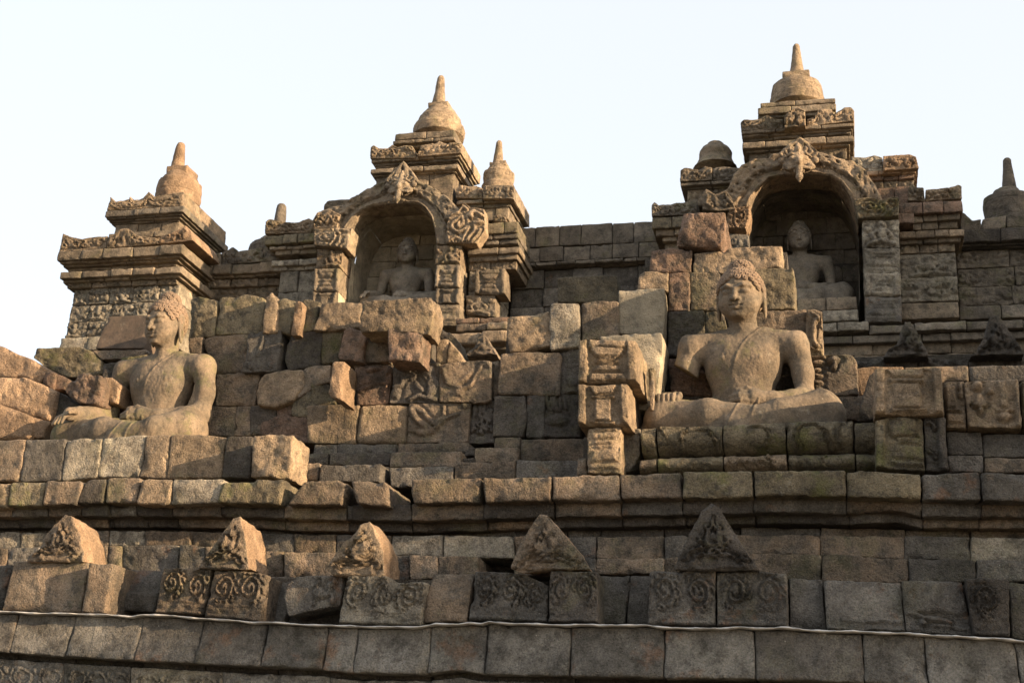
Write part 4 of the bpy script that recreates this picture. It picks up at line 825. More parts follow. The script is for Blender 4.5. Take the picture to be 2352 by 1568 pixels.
SB('stone_block', 'upright light stone with pale patches and a white crust', 'G', [(146, 452), (180, 443), (304, 446), (310, 600), (306, 685), (145, 708), (138, 600)], 8.68, 'lichen', cs=(0, 2, 4, 5), tone=.8)
SB('stone_block', 'brown half shaded stone left of the leaning pale slab', 'G', [(322, 444), (400, 432), (532, 435), (535, 640), (325, 660)], 8.75, 'brown', cs=(0, 2, 3, 4), rough=.006)
# fourth row
SB('stone_block', 'dark mossy stone right behind the left statue head, rounded top', 'E', [(1490, 178), (1560, 166), (1640, 185), (1706, 200), (1680, 478), (1480, 485)], 9.0, 'mossy', cs=(0, 3, 4, 5), rough=.013)
SB('stone_block', 'small stone under the mossy one behind the left statue neck', 'E', [(1480, 492), (1588, 482), (1570, 620), (1480, 610)], 8.98, 'brown', rough=.01)
SB('stone_block', 'big dark stone with a wavy top, second on the top row', 'E', [(1722, 182), (1800, 170), (1850, 180), (1920, 152), (2000, 160), (2076, 190), (2048, 450), (1690, 467), (1705, 330)], 8.98, 'mossy', cs=(0, 5, 6, 7), rough=.012)
SB('stone_block', 'pointed stone with a sharp sunlit upright ridge', 'F', [(105, 160), (150, 116), (178, 180), (185, 250), (180, 395), (85, 400)], 8.72, 'tan', .3, cs=(0, 1, 4, 5))
SB('stone_block', 'mossy stone with a broad sunlit ridge, right of the pointed stone', 'F', [(180, 178), (250, 165), (318, 182), (300, 300), (275, 410), (182, 392)], 8.8, 'mossy', .3, cs=(0, 2, 4, 5))
SB('stone_block', 'narrow orange ridged stone leaning beside the flat brown one', 'F', [(320, 182), (366, 192), (340, 410), (278, 412)], 8.66, 'orange', .3)
SB('stone_block', 'narrow mossy stone partly behind the flat brown one on the top row', 'F', [(370, 170), (420, 165), (486, 186), (440, 382), (335, 402)], 8.85, 'mossy', cs=(0, 2, 3, 4), rough=.012)
SB('stone_block', 'flat brown stone immediately left of the biggest block on the top row', 'F', [(490, 195), (600, 188), (770, 186), (757, 372), (440, 385)], 8.75, 'tan', cs=(0, 2, 3, 4), rough=.012)
SB('carved_block', 'biggest long block on the top row, with curls carved on its right end', 'F', [(775, 185), (1000, 165), (1180, 150), (1262, 146), (1285, 250), (1250, 405), (950, 395), (765, 392)], 8.5, 'tan', .26, cs=(0, 3, 5, 7), rough=.014, edge=.012, tone=.3)
SB('stone_block', 'ribbed dark block lying alone against the far wall, centre right', 'G', [(182, 298), (350, 292), (520, 286), (528, 440), (186, 440)], 9.3, 'mossy', .5, cs=(0, 2, 3, 4), rough=.008, rel=Relief([('s', [(.03+.047*i, 0), (.035+.047*i, 1)], .035, .006) for i in range(21)]))
SB('stone_slab', 'tall smooth pale slab leaning upright, left of the right statue', 'G', [(537, 367), (660, 364), (792, 364), (796, 440), (788, 640), (535, 612)], 8.78, 'pale', .16, cs=(0, 2, 4, 5), rough=.002, edge=.004, rad=.008, cat='stone slab')
SB('stone_slab', 'lower pale grey slab with a chipped top, below the tall pale slab', 'G', [(425, 628), (600, 618), (778, 612), (790, 660), (770, 850), (742, 1060), (640, 1060), (560, 900), (425, 900)], 8.55, 'pale', .3, cs=(0, 2, 5, 8), rough=.004, edge=.006, rad=.01, cat='stone slab', tone=.3)
SB('stone_block', 'slim dark upright stone beside the pillar top stone', 'G', [(700, 812), (735, 806), (732, 1050), (715, 1060), (705, 930)], 8.35, 'brown', .12, cs=(0, 1, 2, 3), rough=.008)
# stones behind the right statue
g3 = 'rough stones stacked behind the right statue'
for lb, cr, pts, Y, mt_, dp in (
    ('topmost rough pitted block of the stack, standing before the right niche', 'C', [(345, 1122), (470, 1118), (592, 1122), (602, 1200), (572, 1325), (306, 1302), (325, 1200)], 9.0, 'red', .5),
    ('half red half dark block under the left end of the topmost block', 'G', [(718, 138), (835, 133), (950, 136), (944, 270), (708, 264)], 9.12, 'red', .35),
    ('widest sunlit light brown block above the right statue head', 'G', [(962, 152), (1140, 140), (1150, 126), (1300, 122), (1465, 118), (1466, 240), (1350, 252), (1200, 272), (956, 270)], 9.12, 'tan', .35),
    ('sunlit block at the left corner of the stack, above the leaning pale slab', 'G', [(650, 272), (730, 262), (812, 262), (812, 372), (645, 368)], 9.05, 'tan', .35),
    ('upright reddish block right of the tall pale slab, third course down', 'G', [(818, 272), (938, 266), (935, 488), (814, 486)], 9.1, 'red', .35),
    ('shaded greyish block immediately left of the right statue head', 'G', [(945, 270), (1112, 268), (1112, 484), (942, 482)], 9.14, 'brown', .35),
    ('large coarse block immediately right of the right statue head', 'G', [(1300, 252), (1420, 242), (1530, 240), (1540, 475), (1300, 482)], 9.1, 'mossy', .35),
    ('scaly dark block beside the pale slab, fourth course down', 'G', [(816, 494), (900, 486), (1020, 486), (1025, 600), (1000, 742), (814, 746)], 9.05, 'dark', .35),
    ('small dark block behind the right statue right shoulder', 'G', [(1030, 490), (1130, 490), (1160, 640), (1028, 630)], 9.1, 'dark', .35),
    ('long block behind the right statue left shoulder with an orange broken part', 'G', [(1310, 492), (1450, 486), (1600, 480), (1604, 740), (1330, 745)], 9.1, 'brown', .35),
    ('coarsely striped red brown block under the broken arm', 'G', [(820, 758), (920, 752), (1050, 860), (1100, 900), (1092, 972), (832, 968)], 9.02, 'red', .35),
    ('low rough stone in the shade just above the broken hand', 'G', [(850, 972), (1100, 976), (1110, 1010), (850, 1010)], 9.06, 'dark', .3),
    ('rough dark stone in the gap behind the right statue waist', 'G', [(1095, 640), (1330, 640), (1330, 980), (1100, 980)], 9.16, 'dark', .3),
    ('rough stone behind the right statue left knee', 'H', [(395, 842), (510, 838), (622, 836), (600, 1002), (430, 1002)], 8.95, 'brown', .35)):
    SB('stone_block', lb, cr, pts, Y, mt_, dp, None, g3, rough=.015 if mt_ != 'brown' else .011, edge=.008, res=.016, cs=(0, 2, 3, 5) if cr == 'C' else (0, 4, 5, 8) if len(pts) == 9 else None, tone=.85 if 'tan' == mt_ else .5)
SB('carved_block', 'stone carved with a curling crest, at the right shoulder side of the right statue', 'G', [(1604, 482), (1650, 480), (1690, 492), (1698, 735), (1600, 735)], 9.02, 'tan', .4, Relief([('s', [(.35, .1), (.8, .15)], .1, .02), ('s', arc(.75, .5, .3, .3, 90, 270), .16, .035), ('q', 0, 1, 0, 1, .86, .92, .025)]), g3, cs=(0, 2, 3, 4))
SB('carved_block', 'broken carved stone with a beaded column and a hanging tassel', 'H', [(232, 562), (330, 556), (470, 552), (540, 556), (570, 600), (580, 825), (335, 835), (250, 838)], 8.9, 'brown', .4, Relief([('q', 0, .4, 0, .34, .02, .1, .03), ('e', .17, .2, .18, .07, .03), ('e', .17, .38, .14, .06, .03), ('e', .17, .52, .13, .05, .03), ('e', .17, .68, .12, .06, .03), ('e', .17, .86, .12, .08, .03), ('e', .52, .14, .14, .1, .035), ('s', [(.52, .1), (.54, .35)], .06, .03)]), g3, cs=(0, 3, 5, 7))
SB('stone_block', 'dark slanting stone leaning left against the framed shaft stone', 'H', [(690, 670), (700, 700), (690, 1002), (580, 1002), (610, 850), (655, 700)], 8.35, 'dark', .4, None, g3, cs=(5, 0, 2, 3))
SB('stone_block', 'smooth orange stained stone behind the framed shaft stone, left part', 'H', [(565, 645), (720, 640), (895, 636), (895, 740), (700, 745), (640, 832), (572, 830)], 9.3, 'orange', .4, None, g3, cs=(0, 2, 3, 6), rough=.004, tone=.2)
SB('stone_block', 'long flat brown stone behind the framed shaft stone, right part', 'H', [(900, 640), (1120, 634), (1340, 630), (1350, 735), (1100, 742), (900, 745)], 9.3, 'brown', .4, None, g3, cs=(0, 2, 3, 5), rough=.004)
SB('stone_block', 'long dark stone reaching the right edge, under the rightmost far triangle', 'H', [(1355, 632), (1600, 630), (1900, 626), (1900, 740), (1358, 738)], 9.3, 'grey', .4, None, g3, cs=(0, 2, 3, 4), rough=.005)
# rubble left of and behind the left statue
g4 = 'tumbled stones left of the left statue'
for nm, lb, cr, pts, cs, Y, mt_, dp, kw in (
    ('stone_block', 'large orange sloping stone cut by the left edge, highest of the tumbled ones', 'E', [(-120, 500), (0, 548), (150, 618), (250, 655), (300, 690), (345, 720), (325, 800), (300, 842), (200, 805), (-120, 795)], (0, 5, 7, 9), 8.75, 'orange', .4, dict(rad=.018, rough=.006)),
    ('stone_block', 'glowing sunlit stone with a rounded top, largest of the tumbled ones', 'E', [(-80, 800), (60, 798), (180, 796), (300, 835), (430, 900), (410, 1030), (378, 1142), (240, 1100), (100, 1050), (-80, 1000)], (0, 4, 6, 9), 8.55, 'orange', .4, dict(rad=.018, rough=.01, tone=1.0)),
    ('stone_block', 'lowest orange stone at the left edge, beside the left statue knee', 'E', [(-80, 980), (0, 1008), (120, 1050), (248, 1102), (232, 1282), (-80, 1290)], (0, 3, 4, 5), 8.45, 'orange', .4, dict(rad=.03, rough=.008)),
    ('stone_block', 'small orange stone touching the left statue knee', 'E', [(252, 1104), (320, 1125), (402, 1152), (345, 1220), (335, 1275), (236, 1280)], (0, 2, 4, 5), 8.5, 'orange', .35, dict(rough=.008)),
    ('stone_block', 'dark shaded stone above the left statue hand', 'E', [(440, 908), (520, 940), (545, 985), (620, 1015), (600, 1060), (520, 1110), (388, 1146), (400, 1040)], (0, 3, 5, 6), 8.62, 'dark', .35, dict(rough=.014)),
    ('stone_block', 'reddish wedge stone between the mossy boulder and the sunlit stone', 'E', [(345, 742), (430, 760), (420, 830), (405, 895), (310, 842)], (0, 1, 3, 4), 8.7, 'red', .3, dict(rough=.01)),
    ('stone_block', 'small orange faced stone between the red wedge and the craggy boulder', 'E', [(432, 762), (500, 790), (535, 812), (500, 900), (408, 898)], (0, 2, 3, 4), 8.74, 'red', .3, dict(rough=.008)),
    ('boulder', 'craggy broken boulder with a smooth orange right side, above the left hand', 'E', [(600, 758), (680, 752), (715, 772), (790, 768), (800, 860), (770, 1000), (730, 1018), (610, 1000), (560, 960), (492, 912), (520, 840), (590, 800)], (0, 3, 6, 9), 8.5, 'red', .35, dict(rad=.02, rough=.022, lump=.008, res=.014)),
    ('boulder', 'mossy boulder with a flat top against the sky, upper left', 'E', [(282, 578), (400, 562), (620, 554), (735, 600), (788, 672), (790, 770), (700, 800), (520, 802), (430, 765), (348, 740), (330, 690), (258, 650)], (0, 2, 6, 10), 9.1, 'mossy', .5, dict(rad=.02, rough=.014, lump=.004)),
    ('stone_block', 'dark block under the white topped ledge, left of the left statue shoulder', 'E', [(802, 690), (940, 672), (1060, 676), (1060, 850), (960, 880), (800, 800)], (0, 2, 4, 5), 9.0, 'dark', .35, dict(rough=.01)),
    ('stone_block', 'brown green stone partly hidden by the left statue right shoulder', 'E', [(945, 640), (1150, 615), (1150, 850), (950, 850)], None, 8.97, 'mossy', .35, dict(rough=.01)),
    ('stone_block', 'orange side stone hidden between the boulder and the left statue arm', 'E', [(800, 790), (870, 800), (952, 862), (905, 1005), (780, 1000)], (0, 2, 3, 4), 8.62, 'orange', .35, dict(rough=.008, tone=.8))):
    SB(nm, lb, cr, pts, Y, mt_, dp, None, g4, cs=cs, cat='boulder' if nm == 'boulder' else None, **kw)
# information plaque behind the left statue: a tilted dark slab on a pale ledge
SB('plaque_slab', 'smooth dark brown slab leaning behind the left statue head', 'E', [(832, 315), (1000, 305), (1200, 300), (1142, 585), (765, 585), (800, 430)], 9.35, 'plaque', .22, None, None, cs=(0, 2, 3, 4), rough=.001, edge=.001, rad=.006, cat='stone slab', gap=0, tilt=(0, .22))
SB('ledge_stone', 'narrow dark ledge stone with a whitish top, under the leaning dark slab', 'E', [(720, 592), (1000, 585), (1142, 580), (1150, 605), (1100, 650), (795, 664)], 9.12, 'brown', .4, None, None, cs=(0, 2, 4, 5), rough=.003, rad=.006, cat='stone ledge')
# ---------------------------------------------------------------- seated statues
lod = .0052
def put_statue(hx, topx, topy, basex, basey, Yb, Yc, rz, **k):
    zb = P(basex, basey, Yb)[2]; zt = P(topx, topy, Yc+.03)[2]
    return (P(topx, (topy+basey)/2, Yc)[0], Yc, zb), (zt-zb)/1.105
V_, F_ = build_figure(lod, 'broken', kx=.93); hV, hF = build_curls()
loc, sc_ = put_statue(0, 1698, 603, 1700, 972, 8.2, 8.72, 0)
loc = (P(1706, 850, 8.72)[0], loc[1], loc[2]-.015)
place_figure(V_, F_, hV, hF, loc, sc_, math.radians(0), 'seated stone statue with a broken right forearm, on the lotus pedestal', 'statue', None, math.radians(-9))
V_, F_ = build_figure(lod, 'full', kx=.74, lx=1.14)
loc, sc_ = put_statue(0, 404, 676, 300, 998, 8.1, 8.72, 0)
loc = (P(368, 880, 8.72)[0], loc[1], loc[2]-.01)
place_figure(V_, F_, hV, hF, loc, sc_, math.radians(-5), 'complete seated stone statue with both arms, at the left beside tumbled stones', 'statue', None, math.radians(-10), headsc=.87)
Vn_, Fn_ = build_figure(.0105, 'full'); hn, hnF = build_curls(0, 200, .023)
print('statue scale', sc_)
# ---------------------------------------------------------------- upper balustrade: towers, niches and walls
YB = 17.5
def merge(parts):
    V, F, T, o = [], [], [], 0
    for v, f, t in parts:
        V.append(v); F += [tuple(int(i)+o for i in q) for q in f]; T.append(np.full(len(v), t)); o += len(v)
    return np.concatenate(V), F, np.concatenate(T)
def band(parent, name, crop, xs, ys, Y, depth, mat='tower', n=None, relief=None, res=.05, rough=.006, edge=.006, rad=.014, dj=.015, prof=None):
    """one course of dressed stones seen as one part; xs, ys photo extents"""
    xm, ym = (xs[0]+xs[1])/2, (ys[0]+ys[1])/2
    x0, x1 = W(crop, (xs[0], ym), Y)[0], W(crop, (xs[1], ym), Y)[0]
    z1, z0 = W(crop, (xm, ys[0]), Y)[2], W(crop, (xm, ys[1]), Y)[2]
    wd = x1-x0
    if n is None: n = max(1, int(round(wd/.42)))
    cuts = [x0]+sorted(x0+wd*(k+RG.uniform(-.22, .22))/n for k in range(1, n))+[x1]
    parts = []
    for a, b in zip(cuts[:-1], cuts[1:]):
        _seed[0] += 1
        dy = RG.uniform(-dj, dj); dz = RG.uniform(-.004, .004)
        rl = relief(_seed[0], b-a, z1-z0) if relief else None
        A, F = stone_geo([(a, z1+dz), (b, z1+dz)], [(b, z1), (b, z0)], [(a, z0), (b, z0)], [(a, z1), (a, z0)], Y+dy, depth, res=.022 if rl else res, rad=min(rad, (z1-z0)*.2), rough=rough, edge=edge, relief=rl, seed=_seed[0], gap=.004, prof=prof)
        parts.append((A, F, RG.random()))
    V, F, T = merge(parts)
    return mesh_obj(name, V, F, M[mat], parent, T)
def masonry(parent, name, crop, xs, y0, y1, rows, Y, depth, mat='tower', relief=None, **k):
    """several courses as one part"""
    hs = [y0+(y1-y0)*i/rows for i in range(rows+1)]
    parts = []
    xm = (xs[0]+xs[1])/2; ym = (y0+y1)/2
    x0, x1 = W(crop, (xs[0], ym), Y)[0], W(crop, (xs[1], ym), Y)[0]
    for a, b in zip(hs[:-1], hs[1:]):
        z1, z0 = W(crop, (xm, a), Y)[2], W(crop, (xm, b), Y)[2]
        n = max(1, int(round((x1-x0)/k.get('bw', .42)))); wd = x1-x0
        cuts = [x0]+sorted(x0+wd*(q+RG.uniform(-.25, .25))/n for q in range(1, n))+[x1]
        for p, q in zip(cuts[:-1], cuts[1:]):
            _seed[0] += 1; dy = RG.uniform(-.02, .02)
            rl = relief(_seed[0], q-p, z1-z0) if relief else None
            A, F = stone_geo([(p, z1), (q, z1)], [(q, z1), (q, z0)], [(p, z0), (q, z0)], [(p, z1), (p, z0)], Y+dy, depth, res=.022 if rl else .06, rad=.014, rough=.006, edge=.006, relief=rl, seed=_seed[0], gap=.004)
            parts.append((A, F, RG.random()))
    V, F, T = merge(parts)
    return mesh_obj(name, V, F, M[mat], parent, T)
def lathe(parent, name, crop, cx, prof, Y, mat='tower', seed=0, n=72, tone=.5, noise=.012):
    """prof = [(photo y, photo half width)] bottom to top"""
    base = W(crop, (cx, prof[0][0]), Y); ax = base[0]
    dense = []
    for (ya, wa), (yb, wb) in zip(prof[:-1], prof[1:]):
        k = max(1, int(abs(ya-yb)/4))
        dense += [(ya+(yb-ya)*i/k, wa+(wb-wa)*i/k) for i in range(k)]
    dense.append(prof[-1])
    V = []
    for y, hw in dense:
        z = W(crop, (cx, y), Y)[2]; r = abs(W(crop, (cx+hw, y), Y)[0]-W(crop, (cx-hw, y), Y)[0])/2
        for k in range(n):
            a = 2*math.pi*k/n; V.append((ax+r*math.cos(a), Y+r*math.sin(a), z))
    V = np.array(V)
    an = np.arctan2(V[:, 1]-Y, V[:, 0]-ax); hgt = .27
    row = np.floor((V[:, 2]-V[0, 2]+.1)/hgt); fr_ = (V[:, 2]-V[0, 2]+.1)/hgt-row
    g_ = np.exp(-(np.minimum(fr_, 1-fr_)*hgt/.011)**2)
    sa = (an/(2*math.pi)*6+row*.37+seed*.21) % 1; rr_ = np.hypot(V[:, 0]-ax, V[:, 1]-Y)
    if n > 30: g_ = np.maximum(g_, np.exp(-(np.minimum(sa, 1-sa)/6*6.28*rr_/.012)**2))
    if n > 30:
        for k, c in ((0, ax), (1, Y)): V[:, k] -= (V[:, k]-c)/np.maximum(rr_, .02)*g_*.008
    V[:, :] += np.stack([fbm(V, 5, seed+k, 3) for k in range(3)], 1)*noise*.5
    V[:, :2] += (fbm(V, 22, seed+9, 2)*(.005 if n > 30 else .002))[:, None]
    m = len(dense)
    F = [(i*n+j, i*n+(j+1) % n, (i+1)*n+(j+1) % n, (i+1)*n+j) for i in range(m-1) for j in range(n)]
    F += [tuple((m-1)*n+j for j in range(n)), tuple(range(n))[::-1]]
    return mesh_obj(name, V, F, M[mat], parent, tone)
def pinnacle(parent, crop, cx, dome, Y, mat='tower', harmika=None, spire=None, ring=None, seed=1, tone=.6):
    mx = max(w for y, w in dome); ymx = [y for y, w in dome if w > mx*.9][-1]
    dome = [(y+(.30*w if y < ymx and w < mx*.9 else 0), w) for y, w in dome]
    dome = [(dome[0][0]+45, dome[0][1]*.97)]+dome
    s = lathe(parent, 'dome', crop, cx, dome, Y, mat, seed, tone=tone)
    if harmika:
        (x0, x1, y0, y1) = harmika; y0 += .2*(x1-x0); y1 += .28*(x1-x0)
        a, b = W(crop, (x0, (y0+y1)/2), Y)[0], W(crop, (x1, (y0+y1)/2), Y)[0]; z1, z0 = W(crop, (cx, y0), Y)[2], W(crop, (cx, y1), Y)[2]
        h = (b-a)/2; ax = W(crop, (cx, dome[0][0]), Y)[0]
        A, F = stone_geo([(ax-h, z1), (ax+h, z1)], [(ax+h, z1), (ax+h, z0)], [(ax-h, z0), (ax+h, z0)], [(ax-h, z1), (ax-h, z0)], Y-h, 2*h, res=.05, rad=.012, rough=.005, edge=.008, seed=seed+9)
        mesh_obj('harmika', A, F, M[mat], s, tone)
    if spire: lathe(s, 'spire', crop, cx, [(spire[0][0]+25, spire[0][1]*1.08)]+spire, Y, mat, seed+3, 24, tone-.1, .008)
folr = lambda s, w, h: foliage_relief(s, max(4, int(10*w)), .03, min(2.5, w/max(h, .05)))
def figr(s, w, h):
    return torso_relief(s, .035) if s % 2 else foliage_relief(s, 9, .032, 1.2)
def crown(parent, crop, pts, Y, depth, mat='tower', cs=None, seed=0, name='crest', n=9, h=.03, rel=None, **k):
    _seed[0] += 1
    if rel: k.pop('asp', 0)
    t, r, b, l = quad_edges(crop, pts, Y, cs)
    A, F = stone_geo(t, r, b, l, Y, depth, res=.017, rad=.012, rough=.004, edge=.005, relief=rel or foliage_relief(_seed[0]+seed, n, h, k.pop('asp', 1.3)), seed=_seed[0], gap=.002, **k)
    return mesh_obj(name, A, F, M[mat], parent, RG.random())
def alcove(parent, crop, path, Y, depth, mat='tower_dark', zb=None):
    """stone lining of a niche: sides, vault and back; path runs left foot, over the top, right foot"""
    w = [W(crop, p, Y)[[0, 2]] for p in path]
    ts = np.linspace(0, 1, 41); pl = resample(w, ts)
    nd = 6; parts = []
    cen = pl.mean(0)
    for g in range(0, 40, 5):
        for dd in range(2):
            q = pl[g:g+6]; off = RG.uniform(0, .015)
            V = []
            for j in range(5):
                y = Y+depth*(dd+j/4)/2
                for p in q:
                    e = (p-cen)/np.linalg.norm(p-cen); V.append((p[0]+e[0]*off, y, p[1]+e[1]*off))
            V = np.array(V); V += np.stack([fbm(V, 8, g+k+dd*3, 3) for k in range(3)], 1)*.008
            F = [(j*6+i, (j+1)*6+i, (j+1)*6+i+1, j*6+i+1) for j in range(4) for i in range(5)]
            parts.append((V, F, RG.random()))
    V, F, T = merge(parts)
    mesh_obj('vault', V, F, M[mat], parent, T)
    x0, x1 = pl[:, 0].min()-.15, pl[:, 0].max()+.15; z0, z1 = pl[:, 1].min(), pl[:, 1].max()+.1
    parts = []; z = z0; r = 0
    while z < z1:
        x = x0-(.2 if r % 2 else 0)
        while x < x1:
            wv = RG.uniform(.28, .5); _seed[0] += 1
            A, Fq = stone_geo([(x, z+.26), (x+wv, z+.26)], [(x+wv, z+.26), (x+wv, z)], [(x, z), (x+wv, z)], [(x, z+.26), (x, z)], Y+depth+RG.uniform(-.02, .02), .15, res=.06, rough=.008, edge=.008, seed=_seed[0])
            parts.append((A, Fq, RG.random())); x += wv
        z += .265; r += 1
    V, F, T = merge(parts)
    mesh_obj('back_wall', V, F, M[mat], parent, T)
def kala(parent, crop, c, Y, size, mat='tower', turn=0.0):
    """grinning guardian mask over a niche"""
    s = SDF((-.62, -.55, -.75), (.62, .15, .72), .018)
    s.ell((0, -.02, 0), (.42, .16, .3), .1)
    s.path([(0, -.03, .1), (0, -.05, .62)], [.26, .04], .08)
    for x in (-1, 1):
        s.ell((x*.17, -.16, .1), (.1, .1, .085), .03); s.path([(x*.05, -.2, .2), (x*.2, -.2, .25), (x*.34, -.14, .16)], [.03, .04, .02], .03)
        s.ell((x*.3, -.12, -.12), (.14, .12, .09), .05); s.ell((x*.45, -.06, .1), (.1, .08, .1), .04)
        s.path([(x*.1, -.26, -.2), (x*.28, -.2, -.22), (x*.42, -.1, -.14)], [.05, .045, .03], .03)
        s.path([(x*.12, -.2, -.25), (x*.13, -.24, -.36)], [.03, .015], .02)
        for k in range(3): s.path([(x*(.16+.12*k), -.1, .3-.06*k), (x*(.22+.13*k), -.13, .42-.08*k), (x*(.2+.1*k), -.1, .5-.1*k)], [.05, .04, .02], .02)
    s.path([(0, -.2, .12), (0, -.33, -.08)], [.05, .1], .04)
    s.path([(0, -.25, -.2), (0, -.27, -.38), (0, -.30, -.52)], [.1, .08, .1], .03); s.path([(0, -.3, -.5), (0, -.3, -.66)], [.09, .03], .03)
    s.ell((0, -.16, .38), (.06, .08, .1), .03)
    V, F = s.mesh()
    V = V+np.stack([fbm(V, 9, k, 2) for k in range(3)], 1)*.005
    x, y = V[:, 0].copy(), V[:, 1].copy(); V[:, 0] = x*math.cos(turn)-y*math.sin(turn); V[:, 1] = x*math.sin(turn)+y*math.cos(turn)
    V = V*size+W(crop, c, Y)
    mesh_obj('guardian_mask', V, F, M[mat], parent, .7)
def floret_row(s, w, h): return Relief([it for k in range(max(1, int(w/.3))) for it in (('e', (k+.5)/max(1, int(w/.3)), .5, .12, .3, .03), ('s', arc((k+.5)/max(1, int(w/.3)), .5, .13, .34, 0, 360), .08, .025))])
# ---- left corner tower
t1 = empty('corner_tower', W('A', (1000, 1500), 17.0), 'square corner tower at the upper left, topped by a bell shaped finial', 'tower')
pinnacle(t1, 'A', 1388, [(585, 158), (520, 156), (470, 150), (430, 138), (395, 116), (375, 98), (368, 56)], 18.0, 'orange', (1308, 1470, 328, 375), [(335, 48), (250, 40), (165, 31), (150, 24), (143, 12)], seed=3, tone=.2)
crown(t1, 'A', [(862, 562), (900, 600), (1010, 580), (1018, 556), (1030, 590), (1120, 572), (1165, 518), (1200, 562), (1290, 545), (1438, 520), (1428, 632), (1240, 645), (1060, 660), (835, 672)], 17.35, 1.6, 'tan', (0, 9, 10, 13), n=14, h=.02)
band(t1, 'cornice', 'A', (822, 1438), (652, 700), 17.3, 1.65, 'tower_dark')
band(t1, 'cornice', 'A', (838, 1425), (703, 722), 17.36, 1.55, 'tower_dark'); band(t1, 'cornice', 'A', (856, 1412), (724, 745), 17.42, 1.4, 'tower_dark'); band(t1, 'cornice', 'A', (876, 1400), (747, 768), 17.48, 1.3, 'tower_dark')
band(t1, 'tower_shaft', 'A', (900, 1395), (770, 880), 17.5, 1.0, 'tower')
band(t1, 'plinth', 'A', (850, 1440), (835, 880), 17.38, 1.2, 'tower')
crown(t1, 'A', [(490, 848), (540, 870), (640, 892), (700, 880), (840, 868), (835, 965), (600, 990), (460, 1000)], 16.95, .6, 'tan', (0, 4, 5, 7), n=8, h=.03)
crown(t1, 'A', [(850, 870), (900, 855), (940, 812), (1000, 805), (1070, 862), (1200, 880), (1250, 875), (1240, 930), (1060, 945), (835, 965)], 16.93, .7, 'tan', (0, 6, 7, 9), n=10, h=.03)
crown(t1, 'A', [(1250, 875), (1330, 850), (1400, 815), (1455, 785), (1490, 830), (1510, 900), (1440, 915), (1240, 930)], 16.94, 1.0, 'orange', (0, 3, 5, 7), n=6, h=.03)
band(t1, 'cornice', 'A', (450, 1430), (962, 1035), 16.86, 1.5, 'tower', dj=.03); band(t1, 'cornice', 'A', (474, 1412), (1037, 1062), 16.94, 1.3, 'tower'); band(t1, 'cornice', 'A', (498, 1396), (1064, 1090), 17.02, 1.2); band(t1, 'cornice', 'A', (530, 1385), (1092, 1125), 17.1, 1.1)
band(t1, 'cornice', 'A', (474, 1420), (1128, 1182), 16.9, 1.3, 'tower'); band(t1, 'cornice', 'A', (490, 1405), (1184, 1212), 16.98, 1.2); band(t1, 'cornice', 'A', (530, 1385), (1214, 1262), 17.06, 1.1, relief=folr, mat='tower')
masonry(t1, 'tower_wall', 'A', (545, 1375), 1264, 1660, 3, 17.12, 1.2, 'lichen', relief=figr, bw=.36)
masonry(t1, 'tower_wall', 'A', (470, 1400), 1650, 1760, 1, 17.0, 1.2, 'lichen')
# ---- wall between the left tower and the middle niche
w7 = empty('parapet_wall', W('A', (1800, 1300), 17.9), 'parapet wall with carved crest between the left tower and the middle niche', 'wall')
for pts in ([(1460, 1030), (1520, 985), (1580, 1010), (1580, 1110), (1470, 1115)], [(1580, 1015), (1730, 1000), (1730, 1100), (1580, 1112)], [(1735, 1000), (1790, 975), (1825, 950), (1870, 990), (1860, 1085), (1735, 1100)], [(1860, 990), (1950, 975), (2060, 960), (2060, 1070), (1860, 1085)], [(2060, 960), (2300, 930), (2300, 1060), (2060, 1070)]):
    crown(w7, 'A', pts, 17.9, .5, 'tower_dark' if pts[0][0] > 1700 else 'tower', n=5)
band(w7, 'cornice', 'A', (1440, 2400), (1085, 1160), 17.85, .6, 'tower', dj=.03); band(w7, 'cornice', 'A', (1440, 2400), (1162, 1190), 17.93, .6); band(w7, 'frieze', 'A', (1440, 2400), (1205, 1265), 18.0, .6, 'tower', relief=folr)
masonry(w7, 'wall_face', 'A', (1440, 2400), 1266, 1600, 3, 18.05, .5, 'tower', relief=figr, bw=.5)
# ---- middle niche tower
t2 = empty('niche_tower', W('B', (860, 1450), 17.4), 'middle niche tower with an arched niche, guardian mask and tall bell finial', 'tower')
pinnacle(t2, 'B', 1126, [(412, 148), (395, 142), (378, 130), (345, 127), (318, 120), (300, 104), (280, 86), (262, 66), (256, 40)], 18.1, 'tan', (1070, 1190, 242, 262), [(248, 39), (170, 28), (100, 21), (86, 14), (83, 8)], seed=7, tone=.75)
band(t2, 'plinth', 'B', (866, 1218), (412, 452), 17.6, 1.0, 'tower'); band(t2, 'plinth', 'B', (850, 1222), (454, 474), 17.55, 1.0, 'tower'); band(t2, 'plinth', 'B', (862, 1215), (476, 500), 17.62, .9)
crown(t2, 'B', [(718, 500), (738, 492), (770, 512), (820, 512), (850, 488), (880, 505), (930, 490), (970, 500), (992, 545), (985, 570), (716, 572)], 17.38, 1.0, 'tan', (0, 7, 9, 10), n=9)
crown(t2, 'B', [(1000, 545), (1020, 495), (1100, 480), (1130, 468), (1160, 480), (1230, 475), (1268, 480), (1262, 540), (996, 562)], 17.36, 1.1, 'tan', (1, 6, 7, 8), n=9)
band(t2, 'cornice', 'B', (722, 1254), (560, 578), 17.4, 1.0, 'tower'); band(t2, 'cornice', 'B', (742, 1244), (580, 600), 17.46, .95, 'tower_dark'); band(t2, 'cornice', 'B', (752, 1236), (602, 616), 17.52, .9, 'tower_dark')
